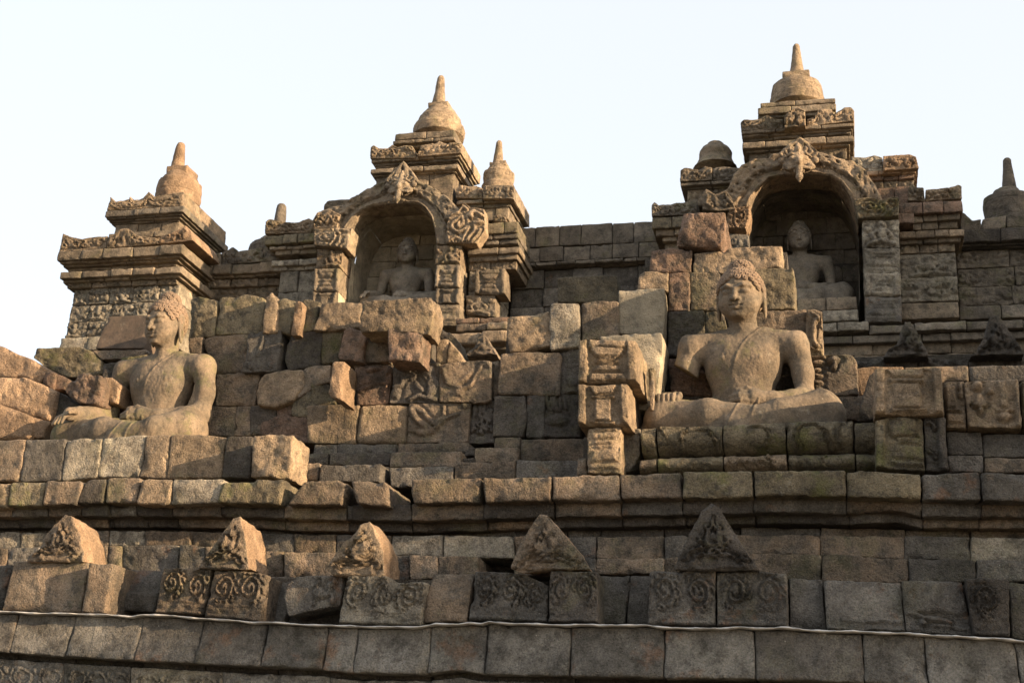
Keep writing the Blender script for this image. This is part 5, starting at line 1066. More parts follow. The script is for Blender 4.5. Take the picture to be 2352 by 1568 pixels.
band(t2, 'cornice', 'B', (720, 1243), (620, 648), 17.38, 1.0, 'tower'); band(t2, 'cornice', 'B', (738, 1228), (650, 668), 17.45, .9); band(t2, 'tower_shaft', 'B', (745, 1212), (670, 860), 17.5, .9, 'tower', n=3)
# stepped right side with its small finial
pinnacle(t2, 'B', 1480, [(745, 94), (725, 86), (700, 90), (672, 90), (640, 78), (615, 58), (604, 46)], 17.9, 'tan', (1430, 1530, 592, 612), [(600, 31), (540, 24), (480, 17), (470, 10)], seed=11, tone=.7)
crown(t2, 'B', [(1232, 745), (1260, 730), (1310, 740), (1350, 735), (1386, 748), (1386, 812), (1228, 808)], 17.5, .8, 'tan', (0, 4, 5, 6), n=6)
crown(t2, 'B', [(1388, 750), (1400, 732), (1480, 730), (1530, 732), (1578, 735), (1575, 812), (1388, 812)], 17.42, 1.05, 'tower', (0, 4, 5, 6), n=7)
band(t2, 'cornice', 'B', (1230, 1578), (815, 838), 17.5, .95, 'tower'); band(t2, 'cornice', 'B', (1240, 1556), (840, 868), 17.56, .9, 'tower_dark', n=2); band(t2, 'tower_shaft', 'B', (1240, 1545), (868, 945), 17.6, .8, 'tower', n=3)
crown(t2, 'B', [(1450, 915), (1480, 908), (1520, 920), (1540, 952), (1452, 950)], 17.45, .3, 'tan', n=4)
band(t2, 'cornice', 'B', (1395, 1598), (952, 1020), 17.35, .9, 'mossy', n=2); band(t2, 'cornice', 'B', (1320, 1604), (1022, 1054), 17.38, .9, 'tower_dark', n=2); band(t2, 'cornice', 'B', (1310, 1600), (1056, 1088), 17.42, .9, 'tower_dark', n=3)
band(t2, 'cornice', 'B', (1300, 1612), (1106, 1142), 17.36, .95, 'tower', n=2); band(t2, 'cornice', 'B', (1310, 1600), (1144, 1180), 17.42, .9, 'tower', n=2); band(t2, 'frieze', 'B', (1305, 1590), (1182, 1238), 17.5, .8, 'tower', n=2, relief=folr)
masonry(t2, 'wall_face', 'B', (1300, 1475), 1240, 1520, 2, 17.5, .7, 'lichen', relief=figr)
crown(t2, 'B', [(1345, 1240), (1525, 1232), (1528, 1388), (1340, 1382)], 17.38, .3, 'tower', rel=pilaster_relief(0, .03))
crown(t2, 'B', [(1290, 1390), (1465, 1378), (1470, 1520), (1288, 1500)], 17.42, .25, 'tower', rel=torso_relief(4, .03))
# left wing
crown(t2, 'B', [(92, 950), (112, 932), (180, 950), (270, 955), (350, 930), (378, 940), (376, 1015), (86, 1022)], 17.45, .5, 'tan', (1, 5, 6, 7), n=9)
band(t2, 'cornice', 'B', (85, 400), (1024, 1078), 17.4, .7, 'mossy', n=3); band(t2, 'cornice', 'B', (118, 400), (1092, 1112), 17.46, .6, 'tower', n=3); band(t2, 'cornice', 'B', (150, 400), (1114, 1145), 17.52, .6, 'tower', n=3); band(t2, 'cornice', 'B', (126, 400), (1175, 1210), 17.44, .6, 'lichen', n=3); band(t2, 'cornice', 'B', (140, 400), (1212, 1240), 17.5, .6, 'lichen', n=3)
masonry(t2, 'wall_face', 'B', (170, 400), 1242, 1500, 2, 17.55, .7, 'lichen', bw=.35)
crown(t2, 'B', [(440, 845), (470, 822), (640, 812), (640, 880), (440, 885)], 17.42, .4, 'tower', n=5)
# arch, masks, pilasters, lining
inB = [(548, 1105), (572, 1010), (600, 950), (640, 900), (690, 868), (740, 855), (830, 843), (930, 838), (1000, 840), (1050, 872), (1085, 925), (1103, 1000), (1115, 1085)]
outB = [(388, 985), (400, 900), (470, 872), (560, 850), (640, 800), (720, 752), (800, 715), (870, 650), (925, 592), (975, 655), (1010, 712), (1100, 748), (1180, 800), (1238, 862), (1300, 930), (1290, 1080)]
def arch(parent, crop, inner, outer, Y, dp, mat):
    o = [W(crop, p, Y)[[0, 2]] for p in outer]; i = [W(crop, p, Y)[[0, 2]] for p in inner]
    L = sum(np.hypot(*(b-a)) for a, b in zip(o[:-1], o[1:])); n = 22
    it = []
    for k in range(n):
        u = (k+.5)/n
        it += [('s', [(u+(x-u)*.25, y) for x, y in spiral(u, .3, .28, 1.3, k, 1 if k < n/2 else -1, 14)], .10, .05), ('e', u+.4/n, .5, .012, .12, .045), ('e', u, .06, .018, .1, .05)]
    it += [('q', 0, 1, 0, 1, .62, .66, .03), ('q', 0, 1, 0, 1, .9, .97, .03)]
    A, F = stone_geo(o, [o[-1], i[-1]], i, [o[0], i[0]], Y, dp, res=.016, rad=.012, rough=.004, edge=.006, relief=Relief(it), seed=77)
    return mesh_obj('arch', A, F, M[mat], parent, .6)
ar_ = arch(t2, 'B', inB, outB, 17.2, .45, 'tower')
crown(t2, 'B', [(378, 992), (470, 985), (608, 986), (588, 1050), (578, 1108), (380, 1090)], 17.1, .4, 'tower', (0, 2, 4, 5), rel=makara_relief(), name='makara_block')
crown(t2, 'B', [(375, 940), (400, 892), (440, 905), (470, 876), (540, 905), (520, 985), (375, 990)], 17.1, .4, 'tan', (0, 4, 5, 6), n=8, h=.05, name='makara_block')
crown(t2, 'B', [(1190, 890), (1250, 880), (1275, 832), (1310, 860), (1398, 875), (1402, 1000), (1350, 1078), (1180, 1078), (1175, 980)], 17.14, .25, 'tan', (0, 4, 6, 7), rel=makara_relief(), name='makara_block')
kala(ar_, 'B', (905, 755), 17.08, .46, 'tower')
for xs, Yp, mm in (((400, 552), 17.2, 'tower'), ((1113, 1262), 17.2, 'tower')):
    y0 = 1115 if xs[0] < 900 else 1092
    for k, (a, b) in enumerate(((y0, y0+115), (y0+117, y0+255), (y0+257, y0+350), (y0+352, y0+480))):
        _seed[0] += 1
        sh = -14*k if xs[0] < 900 else -2*k
        t, r, b_2, l = quad_edges('B', [(xs[0]+sh, a), (xs[1]+sh, a), (xs[1]+sh-9, b), (xs[0]+sh-9, b)], Yp)
        rel = torso_relief(k+2, .045) if k == 0 else pilaster_relief((2, 0, 1)[k % 3], .035)
        A, F = stone_geo(t, r, b_2, l, Yp, .4, res=.02, rad=.012, rough=.007, edge=.008, relief=rel, seed=_seed[0])
        mesh_obj('pilaster_block', A, F, M[mm if k else 'tan'], t2, RG.random())
alcove(t2, 'B', [(520, 1560), (548, 1110)]+inB[1:]+[(1112, 1560)], 17.22, 1.2, 'pale')
# ---- back wall between the two niches
w8 = empty('parapet_wall', W('G', (400, 300), 18.2), 'plain grey parapet wall between the middle niche and the right niche', 'wall')
masonry(w8, 'wall_face', 'G', (-60, 780), -5, 112, 1, 18.2, .5, 'tower_dark'); masonry(w8, 'wall_face', 'G', (-60, 780), 113, 196, 1, 18.15, .5, 'tower_dark')
band(w8, 'cornice', 'G', (-60, 780), (196, 215), 18.1, .5, 'tower_dark', n=7); band(w8, 'cornice', 'G', (-60, 780), (217, 232), 18.2, .5, 'tower_dark', n=7)
masonry(w8, 'wall_face', 'G', (-80, 780), 246, 560, 3, 18.25, .5, 'grey', bw=.5)
# ---- right niche tower
t3 = empty('niche_tower', W('C', (1100, 1450), 17.4), 'right niche tower, tallest of all, with an arched niche holding a shaded statue', 'tower')
pinnacle(t3, 'C', 1028, [(455, 162), (430, 155), (405, 154), (375, 146), (345, 124), (322, 98), (308, 76), (300, 50)], 18.1, 'tan', (945, 1106, 280, 306), [(284, 43), (220, 33), (130, 21), (118, 14), (115, 8)], seed=15, tone=.6)
band(t3, 'plinth', 'C', (808, 1258), (450, 478), 17.65, 1.0, 'tower', n=2); band(t3, 'plinth', 'C', (792, 1262), (480, 520), 17.6, 1.0, 'tower', n=2); band(t3, 'plinth', 'C', (792, 1255), (522, 548), 17.66, .9, 'tower_dark', n=2)
crown(t3, 'C', [(690, 580), (710, 562), (760, 565), (800, 560), (850, 535), (895, 560), (945, 560), (945, 618), (692, 632)], 17.42, .9, 'tower', (1, 6, 7, 8), n=8)
crown(t3, 'C', [(950, 540), (980, 515), (1035, 488), (1075, 505), (1080, 600), (950, 612)], 17.3, .3, 'tan', (1, 3, 4, 5), n=6, h=.045, name='face_antefix')
crown(t3, 'C', [(1085, 560), (1130, 545), (1160, 500), (1230, 500), (1250, 530), (1310, 490), (1350, 488), (1370, 510), (1370, 572), (1085, 605)], 17.42, .9, 'tan', (0, 7, 8, 9), n=9)
band(t3, 'cornice', 'C', (695, 1372), (604, 626), 17.42, 1.0, 'tower', n=4); band(t3, 'cornice', 'C', (705, 1360), (628, 648), 17.48, .95, 'tower', n=4); band(t3, 'cornice', 'C', (715, 1352), (650, 672), 17.54, .9, 'tower_dark', n=4)
band(t3, 'cornice', 'C', (698, 1368), (678, 716), 17.4, 1.0, 'tower', n=4); band(t3, 'cornice', 'C', (720, 1345), (718, 742), 17.48, .9, 'tower', n=4); band(t3, 'tower_shaft', 'C', (738, 1328), (744, 900), 17.55, .9, 'tower', n=4, relief=folr)
# left stepped part with the spireless dome
lathe(t3, 'dome', 'C', 540, [(862, 132), (848, 118), (822, 104), (815, 99), (770, 98), (745, 82), (728, 60), (722, 49), (712, 49), (707, 42)], 17.95, 'tower', 21, tone=.5)
crown(t3, 'C', [(330, 865), (350, 850), (440, 862), (480, 842), (520, 850), (520, 925), (328, 935)], 17.4, .9, 'tower', (0, 4, 5, 6), n=8); crown(t3, 'C', [(524, 850), (600, 845), (660, 850), (720, 850), (720, 925), (524, 928)], 17.42, .9, 'tower_dark', (0, 3, 4, 5), n=7)
band(t3, 'cornice', 'C', (330, 720), (932, 950), 17.42, .9, 'tower', n=2); band(t3, 'cornice', 'C', (345, 720), (952, 972), 17.5, .85, 'tower_dark', n=2); band(t3, 'tower_shaft', 'C', (370, 720), (974, 1075), 17.55, .8, 'tower', n=3, relief=folr)
crown(t3, 'C', [(156, 1075), (175, 1055), (200, 1075), (320, 1060), (345, 1060), (430, 1040), (430, 1130), (158, 1140)], 17.3, .9, 'tower_dark', (0, 5, 6, 7), n=9)
band(t3, 'cornice', 'C', (160, 560), (1138, 1205), 17.25, .9, 'mossy', n=3); band(t3, 'cornice', 'C', (182, 560), (1208, 1250), 17.32, .9, 'tower', n=3); band(t3, 'cornice', 'C', (222, 560), (1252, 1285), 17.4, .8, 'tower', n=3); masonry(t3, 'wall_face', 'C', (235, 620), 1286, 1560, 3, 17.5, .7, 'tower')
# right stepped part
crown(t3, 'C', [(1350, 785), (1440, 790), (1490, 775), (1540, 790), (1540, 870), (1360, 880)], 17.5, .8, 'lichen', (0, 3, 4, 5), n=6); crown(t3, 'C', [(1542, 780), (1620, 775), (1700, 770), (1740, 785), (1755, 855), (1542, 870)], 17.42, .9, 'orange', (0, 3, 4, 5), n=6)
band(t3, 'cornice', 'D', (440, 812), (312, 342), 17.5, .9, 'orange', n=3); band(t3, 'cornice', 'D', (440, 800), (344, 384), 17.56, .85, 'red', n=3); band(t3, 'tower_shaft', 'D', (440, 798), (386, 480), 17.6, .8, 'tower', n=3, relief=folr)
band(t3, 'tower_shaft', 'D', (500, 800), (432, 560), 17.5, .8, 'red', n=2)
crown(t3, 'D', [(752, 440), (780, 395), (805, 430), (860, 435), (875, 530), (750, 528)], 17.35, .6, 'tower', n=6, h=.045); crown(t3, 'D', [(876, 450), (990, 438), (1060, 430), (1100, 415), (1126, 425), (1130, 512), (1000, 518), (876, 528)], 17.4, .8, 'tan', (0, 4, 5, 7), n=8, h=.04)
band(t3, 'cornice', 'D', (690, 1136), (532, 612), 17.3, .95, 'red', n=3); band(t3, 'cornice', 'D', (690, 1118), (618, 668), 17.38, .9, 'tower', n=3); band(t3, 'cornice', 'D', (690, 1100), (670, 728), 17.45, .9, 'tower', n=3)
crown(t3, 'D', [(684, 612), (795, 615), (795, 682), (684, 680)], 17.15, .3, 'red', n=2, h=.01)
band(t3, 'cornice', 'D', (690, 1148), (732, 780), 17.3, .95, 'tan', n=4, dj=.04); band(t3, 'cornice', 'D', (690, 1120), (782, 822), 17.38, .9, 'tower', n=3); band(t3, 'frieze', 'D', (690, 1080), (824, 890), 17.46, .8, 'tower', n=3, relief=folr)
masonry(t3, 'wall_face', 'D', (694, 1098), 892, 1232, 2, 17.42, .8, 'lichen', relief=figr, bw=.55); masonry(t3, 'wall_face', 'D', (694, 1110), 1234, 1345, 1, 17.36, .8, 'tower', bw=.6)
inC = [(735, 1090), (752, 1040), (775, 1000), (810, 955), (860, 915), (950, 897), (1100, 890), (1230, 898), (1290, 940), (1340, 1010), (1370, 1090), (1392, 1170)]
outC = [(540, 1090), (560, 1020), (620, 970), (645, 900), (690, 840), (760, 810), (850, 792), (930, 755), (1000, 692), (1045, 676), (1095, 702), (1150, 758), (1250, 788), (1370, 815), (1440, 875), (1490, 950), (1540, 1040), (1600, 1160)]
ar_ = arch(t3, 'C', inC, outC, 17.15, .5, 'tan')
crown(t3, 'C', [(462, 1010), (480, 975), (540, 1010), (600, 985), (640, 1030), (660, 1100), (560, 1110), (460, 1100)], 17.0, .4, 'tower', (1, 4, 5, 7), n=9, h=.05, name='makara_block')
crown(t3, 'C', [(640, 1090), (748, 1078), (742, 1150), (722, 1215), (600, 1215), (610, 1120)], 17.0, .45, 'orange', (0, 1, 3, 4), rel=makara_relief(True), name='makara_block')
crown(t3, 'D', [(372, 520), (480, 500), (560, 520), (640, 500), (692, 502), (690, 630), (540, 640), (402, 652)], 17.02, .4, 'mossy', (0, 4, 5, 7), rel=makara_relief(), name='makara_block')
kala(ar_, 'C', (1035, 835), 17.02, .52, 'tan', .1)
for k, (a, b, mm) in enumerate(((662, 850, 'lichen'), (852, 1028, 'lichen'), (1030, 1192, 'lichen'), (1194, 1370, 'grey'))):
    _seed[0] += 1
    t, r, b_2, l = quad_edges('D', [(432+6*k, a), (690+6*k, a), (694+6*k, b), (436+6*k, b)], 17.1)
    rel = torso_relief(5, .06) if k == 0 else pilaster_relief((2, 2, 0, 2)[k], .035)
    A, F = stone_geo(t, r, b_2, l, 17.1, .45, res=.02, rad=.012, rough=.008, edge=.01, relief=rel, seed=_seed[0])
    mesh_obj('pilaster_block', A, F, M[mm], t3, RG.random())
crown(t3, 'C', [(620, 1245), (738, 1250), (745, 1400), (615, 1400)], 17.1, .4, 'grey', n=6, name='pilaster_block')
alcove(t3, 'C', [(748, 1640), (740, 1240)]+inC+[(1400, 1640)], 17.25, 1.25, 'tower_dark')
band(t3, 'niche_sill', 'D', (-20, 400), (1200, 1290), 17.25, 1.3, 'tower', n=2); band(t3, 'niche_sill', 'D', (-40, 410), (1292, 1368), 17.2, 1.2, 'lichen', n=2)
# ---- carved wall at the far right
w9 = empty('parapet_wall', W('D', (1400, 1300), 17.6), 'shaded carved parapet wall with lively reliefs at the far right', 'wall')
for pts in ([(1118, 598), (1160, 625), (1210, 660), (1265, 655), (1265, 735), (1120, 745)], [(1268, 655), (1400, 635), (1440, 625), (1430, 715), (1268, 732)], [(1440, 625), (1530, 600), (1600, 575), (1700, 560), (1800, 560), (1800, 700), (1440, 715)]):
    _seed[0] += 1; t, r, b_2, l = quad_edges('D', pts, 17.75); A, F = stone_geo(t, r, b_2, l, 17.75, .7, res=.03, rough=.008, edge=.01, seed=_seed[0]); mesh_obj('crest', A, F, M['tower_dark'], w9, RG.random())
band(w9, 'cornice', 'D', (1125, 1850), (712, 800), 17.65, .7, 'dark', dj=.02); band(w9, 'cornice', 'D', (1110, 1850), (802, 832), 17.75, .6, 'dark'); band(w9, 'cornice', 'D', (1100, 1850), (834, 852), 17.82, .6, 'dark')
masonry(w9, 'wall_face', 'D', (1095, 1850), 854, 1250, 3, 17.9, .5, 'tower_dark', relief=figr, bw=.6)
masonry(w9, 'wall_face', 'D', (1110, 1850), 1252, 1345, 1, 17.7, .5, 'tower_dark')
t4 = empty('stupa', W('D', (1460, 640), 19.5), 'dark bell shaped stupa with a blunt spire, at the far right edge', 'stupa')
pinnacle(t4, 'D', 1462, [(700, 172), (640, 166), (600, 172), (560, 176), (520, 168), (490, 140), (455, 105), (435, 90)], 19.5, 'tower_dark', None, [(455, 54), (300, 34), (245, 28), (235, 20)], seed=31, tone=.2)
t5 = empty('stupa', W('A', (2130, 950), 19.5), 'small round topped stupa peeping over the wall, left of the middle niche', 'stupa')
pinnacle(t5, 'A', 2178, [(1010, 215), (975, 205), (930, 190), (885, 150), (862, 110), (850, 60)], 19.8, 'tower_dark', None, [(860, 46), (700, 40), (640, 34), (625, 22)], seed=33, tone=.5)
# ---- ledges of the upper terrace seen below the right niche
w10 = empty('upper_base_wall', W('H', (800, 500), 16.8), 'moulded base courses of the upper terrace, below the right niche', 'wall')
band(w10, 'cornice', 'D', (90, 480), (1370, 1432), 16.9, 1.0, 'lichen', n=2); band(w10, 'cornice', 'D', (480, 1850), (1368, 1425), 16.9, 1.0, 'tower_dark', n=4, dj=.03)
band(w10, 'cornice', 'D', (90, 1850), (1448, 1500), 16.98, .9, 'tower_dark', n=5); band(w10, 'cornice', 'D', (90, 1850), (1426, 1448), 17.08, .9, 'core', n=3)
masonry(w10, 'wall_face', 'D', (90, 1850), 1502, 1680, 2, 17.1, .9, 'tower', bw=.7)
for cr, xs, ys, Y, mm in (('F', (1430, 1800), (288, 330), 15.5, 'red'), ('F', (1430, 1800), (330, 385), 15.2, 'brown'), ('F', (1370, 1800), (388, 470), 14.4, 'tan'), ('F', (1480, 1800), (472, 530), 14.6, 'tower_dark')):
    band(w10, 'cornice', cr, xs, ys, Y, .8, mm, dj=.04, rad=.03)
w11 = empty('middle_base_wall', W('H', (800, 600), 13), 'dark course of stones carrying the far triangular stones', 'wall')
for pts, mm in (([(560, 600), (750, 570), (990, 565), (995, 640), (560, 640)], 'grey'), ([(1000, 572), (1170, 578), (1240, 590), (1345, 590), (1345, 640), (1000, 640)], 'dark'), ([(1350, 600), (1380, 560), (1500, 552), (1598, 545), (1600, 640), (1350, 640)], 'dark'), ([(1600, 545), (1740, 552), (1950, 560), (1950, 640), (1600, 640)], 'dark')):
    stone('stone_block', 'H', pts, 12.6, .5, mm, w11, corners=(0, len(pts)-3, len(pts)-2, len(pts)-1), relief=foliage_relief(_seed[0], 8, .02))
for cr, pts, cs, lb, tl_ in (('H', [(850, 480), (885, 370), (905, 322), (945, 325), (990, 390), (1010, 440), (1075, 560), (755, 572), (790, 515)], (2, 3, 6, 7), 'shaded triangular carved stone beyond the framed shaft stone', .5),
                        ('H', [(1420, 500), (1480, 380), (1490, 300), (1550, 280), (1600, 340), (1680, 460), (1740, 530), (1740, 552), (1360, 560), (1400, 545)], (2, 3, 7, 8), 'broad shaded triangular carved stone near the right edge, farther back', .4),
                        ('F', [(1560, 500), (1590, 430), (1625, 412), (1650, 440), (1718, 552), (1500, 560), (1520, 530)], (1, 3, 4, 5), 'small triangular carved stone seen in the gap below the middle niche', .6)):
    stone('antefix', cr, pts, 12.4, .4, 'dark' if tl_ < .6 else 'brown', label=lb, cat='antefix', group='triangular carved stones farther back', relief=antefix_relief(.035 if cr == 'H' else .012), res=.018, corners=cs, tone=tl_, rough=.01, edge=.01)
# niche statues
nm_ = ('niche statues',)
zt = W('B', (935, 1062), 17.95)[2]; lx = W('B', (935, 1300), 17.95)[0]
place_figure(Vn_, Fn_, hn, hnF, (lx, 17.9, zt-1.105*1.2), 1.2, 0, 'seated statue inside the middle niche, legs hidden behind the rubble blocks', 'niche_statue', None, math.radians(6))
zt = W('C', (1035, 1178), 18.0)[2]; zb = W('D', (150, 1195), 17.45)[2]; lx = W('C', (1045, 1400), 18.0)[0]
place_figure(Vn_, Fn_, hn, hnF, (lx, 18.0, zb), (zt-zb)/1.105, 0, 'darkly shaded seated statue inside the right niche', 'niche_statue', None, 0)
# ---------------------------------------------------------------- the stone mass of the monument behind the facing, and the ground
def boxes(bs):
    V, F = [], []
    for x0, x1, y0, y1, z0, z1 in bs:
        o = len(V); V += [(x, y, z) for z in (z0, z1) for y in (y0, y1) for x in (x0, x1)]
        F += [tuple(o+i for i in q) for q in ((0, 2, 3, 1), (4, 5, 7, 6), (0, 1, 5, 4), (1, 3, 7, 5), (3, 2, 6, 7), (2, 0, 4, 6))]
    return V, F
def zof(crop, y, Y, x=None): return W(crop, (x if x is not None else 1176, y), Y)[2]
xO = lambda x, Y: P(x, 900, Y)[0]
z1_, z2_, z3_ = zof('O', 1345, 7.6), zof('O', 1225, 8.3), zof('O', 1015, 8.7)
bs = [(-16, 14, 7.42, 21, 0, z1_), (-16, 14, 8.2, 21, 0.1, z2_), (-16, xO(640, 8.5), 8.5, 21, .2, z3_), (xO(640, 8.9), xO(1350, 8.9), 9.02, 21, .2, z3_), (xO(1345, 8.5), 14, 8.5, 21, .2, z3_-.03),
      (-16, 14, 12.7, 21, .3, zof('O', 850, 12.8)), (xO(480, 9.2), xO(1320, 9.2), 9.08, 13, .3, zof('O', 850, 9.2)), (xO(475, 9.3), xO(1000, 9.3), 9.14, 10.2, .3, zof('O', 725, 9.14)), (xO(1330, 9.3), xO(1950, 9.3), 9.16, 10.2, .3, zof('O', 840, 9.16)),
      (xO(1480, 9.3), xO(1815, 9.3), 9.2, 10.2, .35, zof('O', 610, 9.2)), (xO(1170, 9.3), xO(1480, 9.3), 9.12, 9.8, .35, zof('O', 730, 9.12)), (-16, 14, 17.3, 21, .4, zof('O', 830, 17.3)),
      (xO(190, 18.3), 14, 18.5, 21, .5, zof('O', 640, 18.5)), (-16, xO(225, 9.3), 9.5, 10.3, .3, zof('O', 850, 9.3)), (-16, xO(150, 13), 12, 17.2, .3, zof('O', 930, 14))]
bs += [(W('B', (640, 1000), 18.6)[0], W('B', (1180, 1000), 18.6)[0], 18.68, 19.0, 5, W('B', (900, 790), 18.6)[2]), (W('C', (700, 1000), 18.7)[0], W('C', (1400, 1000), 18.7)[0], 18.78, 19.1, 5, W('C', (900, 850), 18.6)[2])]
V, F = boxes(bs)
me_ = mesh_obj('hill_core', V, F, M['core'], None, .5, smooth=False); tag(me_, 'dark inner stone mass of the stepped monument behind its facing blocks', 'hill', None, 'structure')
def wing(parent, x0, x1, z0, z1, Y, mat, h=.3):
    parts = []; n = max(1, int(round((z1-z0)/h)))
    for r in range(n):
        a, b = z0+(z1-z0)*r/n, z0+(z1-z0)*(r+1)/n; x = x0
        while x < x1-.05:
            q = min(x1, x+RG.uniform(.35, .65)); q = x1 if x1-q < .15 else q; _seed[0] += 1
            A, Fq = stone_geo([(x, b), (q, b)], [(q, b), (q, a)], [(x, a), (q, a)], [(x, b), (x, a)], Y+RG.uniform(-.015, .015), .3, res=.05, rough=.008, seed=_seed[0])
            parts.append((A, Fq, RG.random())); x = q
    V, F, T = merge(parts); mesh_obj('stone_course', V, F, M[mat], parent, T)
for sx_, lb_ in ((-1, 'continuation of the stepped terrace walls beyond the left edge'), (1, 'continuation of the stepped terrace walls beyond the right edge')):
    wg = empty('terrace_wall', (5.5*sx_+(-3 if sx_ < 0 else 0), 7.0, 0), lb_, 'wall')
    for Y_, ya, yb, mm in ((7.02, 1640, 1418, 'basalt'), (7.25, 1430, 1300, 'grey'), (7.95, 1320, 1205, 'brown'), (7.76, 1205, 1092, 'tan'), (8.15, 1100, 1000, 'grey')):
        xe = P(-62 if sx_ < 0 else 2455, (ya+yb)/2, Y_)[0]
        za, zb_ = zof('O', ya, Y_), zof('O', yb, Y_)
        if Y_ == 7.02: za = .02
        wing(wg, *((xe-4.5, xe) if sx_ < 0 else (xe, xe+4.5)), za, zb_, Y_, mm)
    if sx_ > 0:
        xe = W('D', (1850, 1000), 17.8)[0]; wing(wg, xe, xe+5, zof('O', 860, 17.8), zof('O', 480, 17.8)+.2, 17.8, 'tower_dark', .35)
        xe = W('H', (1900, 600), 12.7)[0]; wing(wg, xe, xe+4, zof('O', 1000, 12.7), zof('O', 815, 12.7), 12.7, 'dark')
        xe = W('H', (1900, 700), 9.3)[0]; wing(wg, xe, xe+4, zof('O', 1100, 9.3), zof('O', 845, 9.3), 9.3, 'grey')
V, F = boxes([(-16, 14, 7.3, 8.0, -.05, zof('O', 1600, 7.2)-.02)])
tag(mesh_obj('base_wall', V, F, M['grey'], None, .5, smooth=False), 'lowest grey stone wall of the monument below the picture', 'wall')
def grid(nx, ny, x0, x1, y0, y1):
    xs, ys = np.linspace(x0, x1, nx), np.linspace(y0, y1, ny)
    X, Y = np.meshgrid(xs, ys); V = np.stack([X.ravel(), Y.ravel(), np.zeros(nx*ny)], 1)
    V[:, 2] = fbm(V, .35, 3, 3)*.03
    i = np.arange(nx*ny).reshape(ny, nx)
    return V, np.stack([i[:-1, :-1], i[:-1, 1:], i[1:, 1:], i[1:, :-1]], -1).reshape(-1, 4)
V, F = grid(60, 60, -600, 600, -600, 600)
tag(mesh_obj('ground', V, F, M['ground'], None, .5), 'flat pale dusty ground around the monument', 'ground', None, 'structure')
# ---------------------------------------------------------------- trees standing to the right of the picture; the low sun comes over them
lm = bpy.data.materials.new('leaves'); lm.use_nodes = True
lm.node_tree.nodes['Principled BSDF'].inputs['Base Color'].default_value = (.05, .085, .025, 1); lm.node_tree.nodes['Principled BSDF'].inputs['Roughness'].default_value = .6
bm_ = bpy.data.materials.new('bark'); bm_.use_nodes = True
bm_.node_tree.nodes['Principled BSDF'].inputs['Base Color'].default_value = (.09, .065, .045, 1)
M['leaf'], M['bark'] = lm, bm_
AZ_ = math.radians(78)
def sun_pt(a, s, z): return (s*math.sin(AZ_)+a*math.cos(AZ_), -s*math.cos(AZ_)+a*math.sin(AZ_), z)
TOPL = [(3, 7.0), (6.2, 7.45), (6.55, 7.62), (6.68, 7.84), (7.32, 7.98), (7.45, 8.0), (7.6, 7.96), (7.95, 8.28), (8.25, 8.32), (9.7, 8.35), (10.8, 9.0), (11.8, 10.7), (13.6, 11.1), (15.9, 12.7), (16.6, 13.9), (16.85, 14.55), (17.2, 14.75), (17.7, 14.9), (19, 15.6), (21.2, 16.8)]
rt = np.random.RandomState(4)
def shade_tree(a0, a1, n, lb):
    a = rt.uniform(a0, a1, n); top = np.interp(a, [p[0] for p in TOPL], [p[1] for p in TOPL])
    u = rt.uniform(0, 1, n)**1.25
    z = top-.05-u*(top-4.6)+rt.normal(0, .10, n); s = 16+rt.normal(0, .7, n)
    c = np.array([sun_pt(x, y, w) for x, y, w in zip(a, s, z)])
    d1 = rt.normal(size=(n, 3)); d1 /= np.linalg.norm(d1, axis=1, keepdims=True)
    d2 = np.cross(d1, rt.normal(size=(n, 3))); d2 /= np.linalg.norm(d2, axis=1, keepdims=True)
    L_ = rt.uniform(.09, .2, n)[:, None]
    V = np.stack([c-d1*L_, c-d2*L_*.45, c+d1*L_, c+d2*L_*.45], 1).reshape(-1, 3)
    F = np.arange(4*n).reshape(-1, 4)
    am = (a0+a1)/2; base = sun_pt(am, 16, 0)
    t = empty('leafy_tree', base, lb, 'tree', 'trees right of the monument')
    mesh_obj('crown', V, F, M['leaf'], t, .5, smooth=False)
    tv, tf = [], []
    def limb(p, q, r0, r1):
        p, q = np.array(p), np.array(q); d = (q-p)/np.linalg.norm(q-p); e = np.cross(d, [.3, .9, .1]); e /= np.linalg.norm(e); f = np.cross(d, e); o = len(tv)
        for w_, r in ((p, r0), ((p+q)/2+e*.1, (r0+r1)/2), (q, r1)):
            for k in range(8): tv.append(w_+(e*math.cos(k*math.pi/4)+f*math.sin(k*math.pi/4))*r)
        for j in range(2):
            for k in range(8): tf.append((o+j*8+k, o+j*8+(k+1) % 8, o+j*8+8+(k+1) % 8, o+j*8+8+k))
    limb(base, sun_pt(am, 16, 4.2), .28, .16)
    for k in range(5): limb(sun_pt(am, 16, 3.4+.2*k), sun_pt(a0+(a1-a0)*(k+.5)/5, 16+.4*(k % 3-1), float(np.interp(a0+(a1-a0)*(k+.5)/5, [p[0] for p in TOPL], [p[1] for p in TOPL]))-1.2), .10, .03)
    mesh_obj('trunk', np.array(tv), tf, M['bark'], t, .5)
shade_tree(2.5, 9.6, 26000, 'low leafy tree nearest the camera, to the right of the monument')
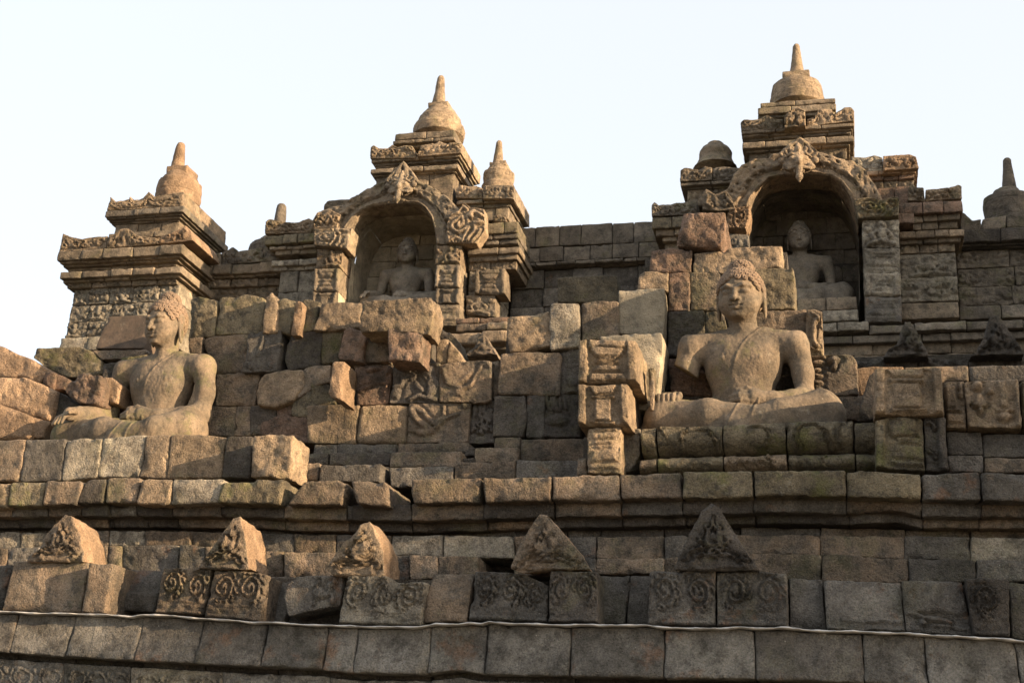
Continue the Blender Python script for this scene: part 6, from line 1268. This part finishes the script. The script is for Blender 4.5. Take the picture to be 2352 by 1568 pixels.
shade_tree(9.8, 14.2, 22000, 'middle leafy tree of the row to the right of the monument')
shade_tree(14.2, 21, 40000, 'tallest leafy tree at the far end of the row beside the monument')
# ---------------------------------------------------------------- camera, sky, sun
cam = bpy.data.cameras.new('camera'); co = bpy.data.objects.new('camera', cam); COL.objects.link(co)
cam.sensor_width = 36; cam.lens = 36*FPX/2352; cam.clip_end = 2000; cam.clip_start = .05
m3 = Matrix(((Rv[0], Uv[0], -Fv[0]), (Rv[1], Uv[1], -Fv[1]), (Rv[2], Uv[2], -Fv[2])))
co.matrix_world = Matrix.Translation((0, 0, EYE)) @ m3.to_4x4()
bpy.context.scene.camera = co
SUN_AZ, SUN_EL = math.radians(78), math.radians(14)
sd = Vector((math.cos(SUN_EL)*math.sin(SUN_AZ), -math.cos(SUN_EL)*math.cos(SUN_AZ), math.sin(SUN_EL)))
sl = bpy.data.lights.new('sun', 'SUN'); sl.energy = 5.0; sl.angle = math.radians(.6); sl.color = (1.0, .72, .44)
so = bpy.data.objects.new('sun', sl); COL.objects.link(so); so.rotation_euler = sd.to_track_quat('Z', 'Y').to_euler(); so.location = (20, -10, 15)
wd = bpy.data.worlds.new('World'); bpy.context.scene.world = wd; wd.use_nodes = True
sk = wd.node_tree.nodes.new('ShaderNodeTexSky'); sk.sky_type = 'NISHITA'; sk.sun_disc = False
sk.sun_elevation = SUN_EL; sk.sun_rotation = math.atan2(sd.x, sd.y)
sk.air_density = .7; sk.dust_density = 3.0; sk.ozone_density = .6
bg = wd.node_tree.nodes['Background']; hz_ = wd.node_tree.nodes.new('ShaderNodeMix'); hz_.data_type = 'RGBA'; hz_.inputs[0].default_value = .68; hz_.inputs[7].default_value = (2.55, 2.56, 2.5, 1)
wd.node_tree.links.new(sk.outputs[0], hz_.inputs[6]); wd.node_tree.links.new(hz_.outputs[2], bg.inputs[0]); bg.inputs[1].default_value = .15
vs = bpy.context.scene.view_settings; vs.view_transform = 'Standard'; vs.look = 'None'; vs.exposure = 1.63; vs.gamma = 1
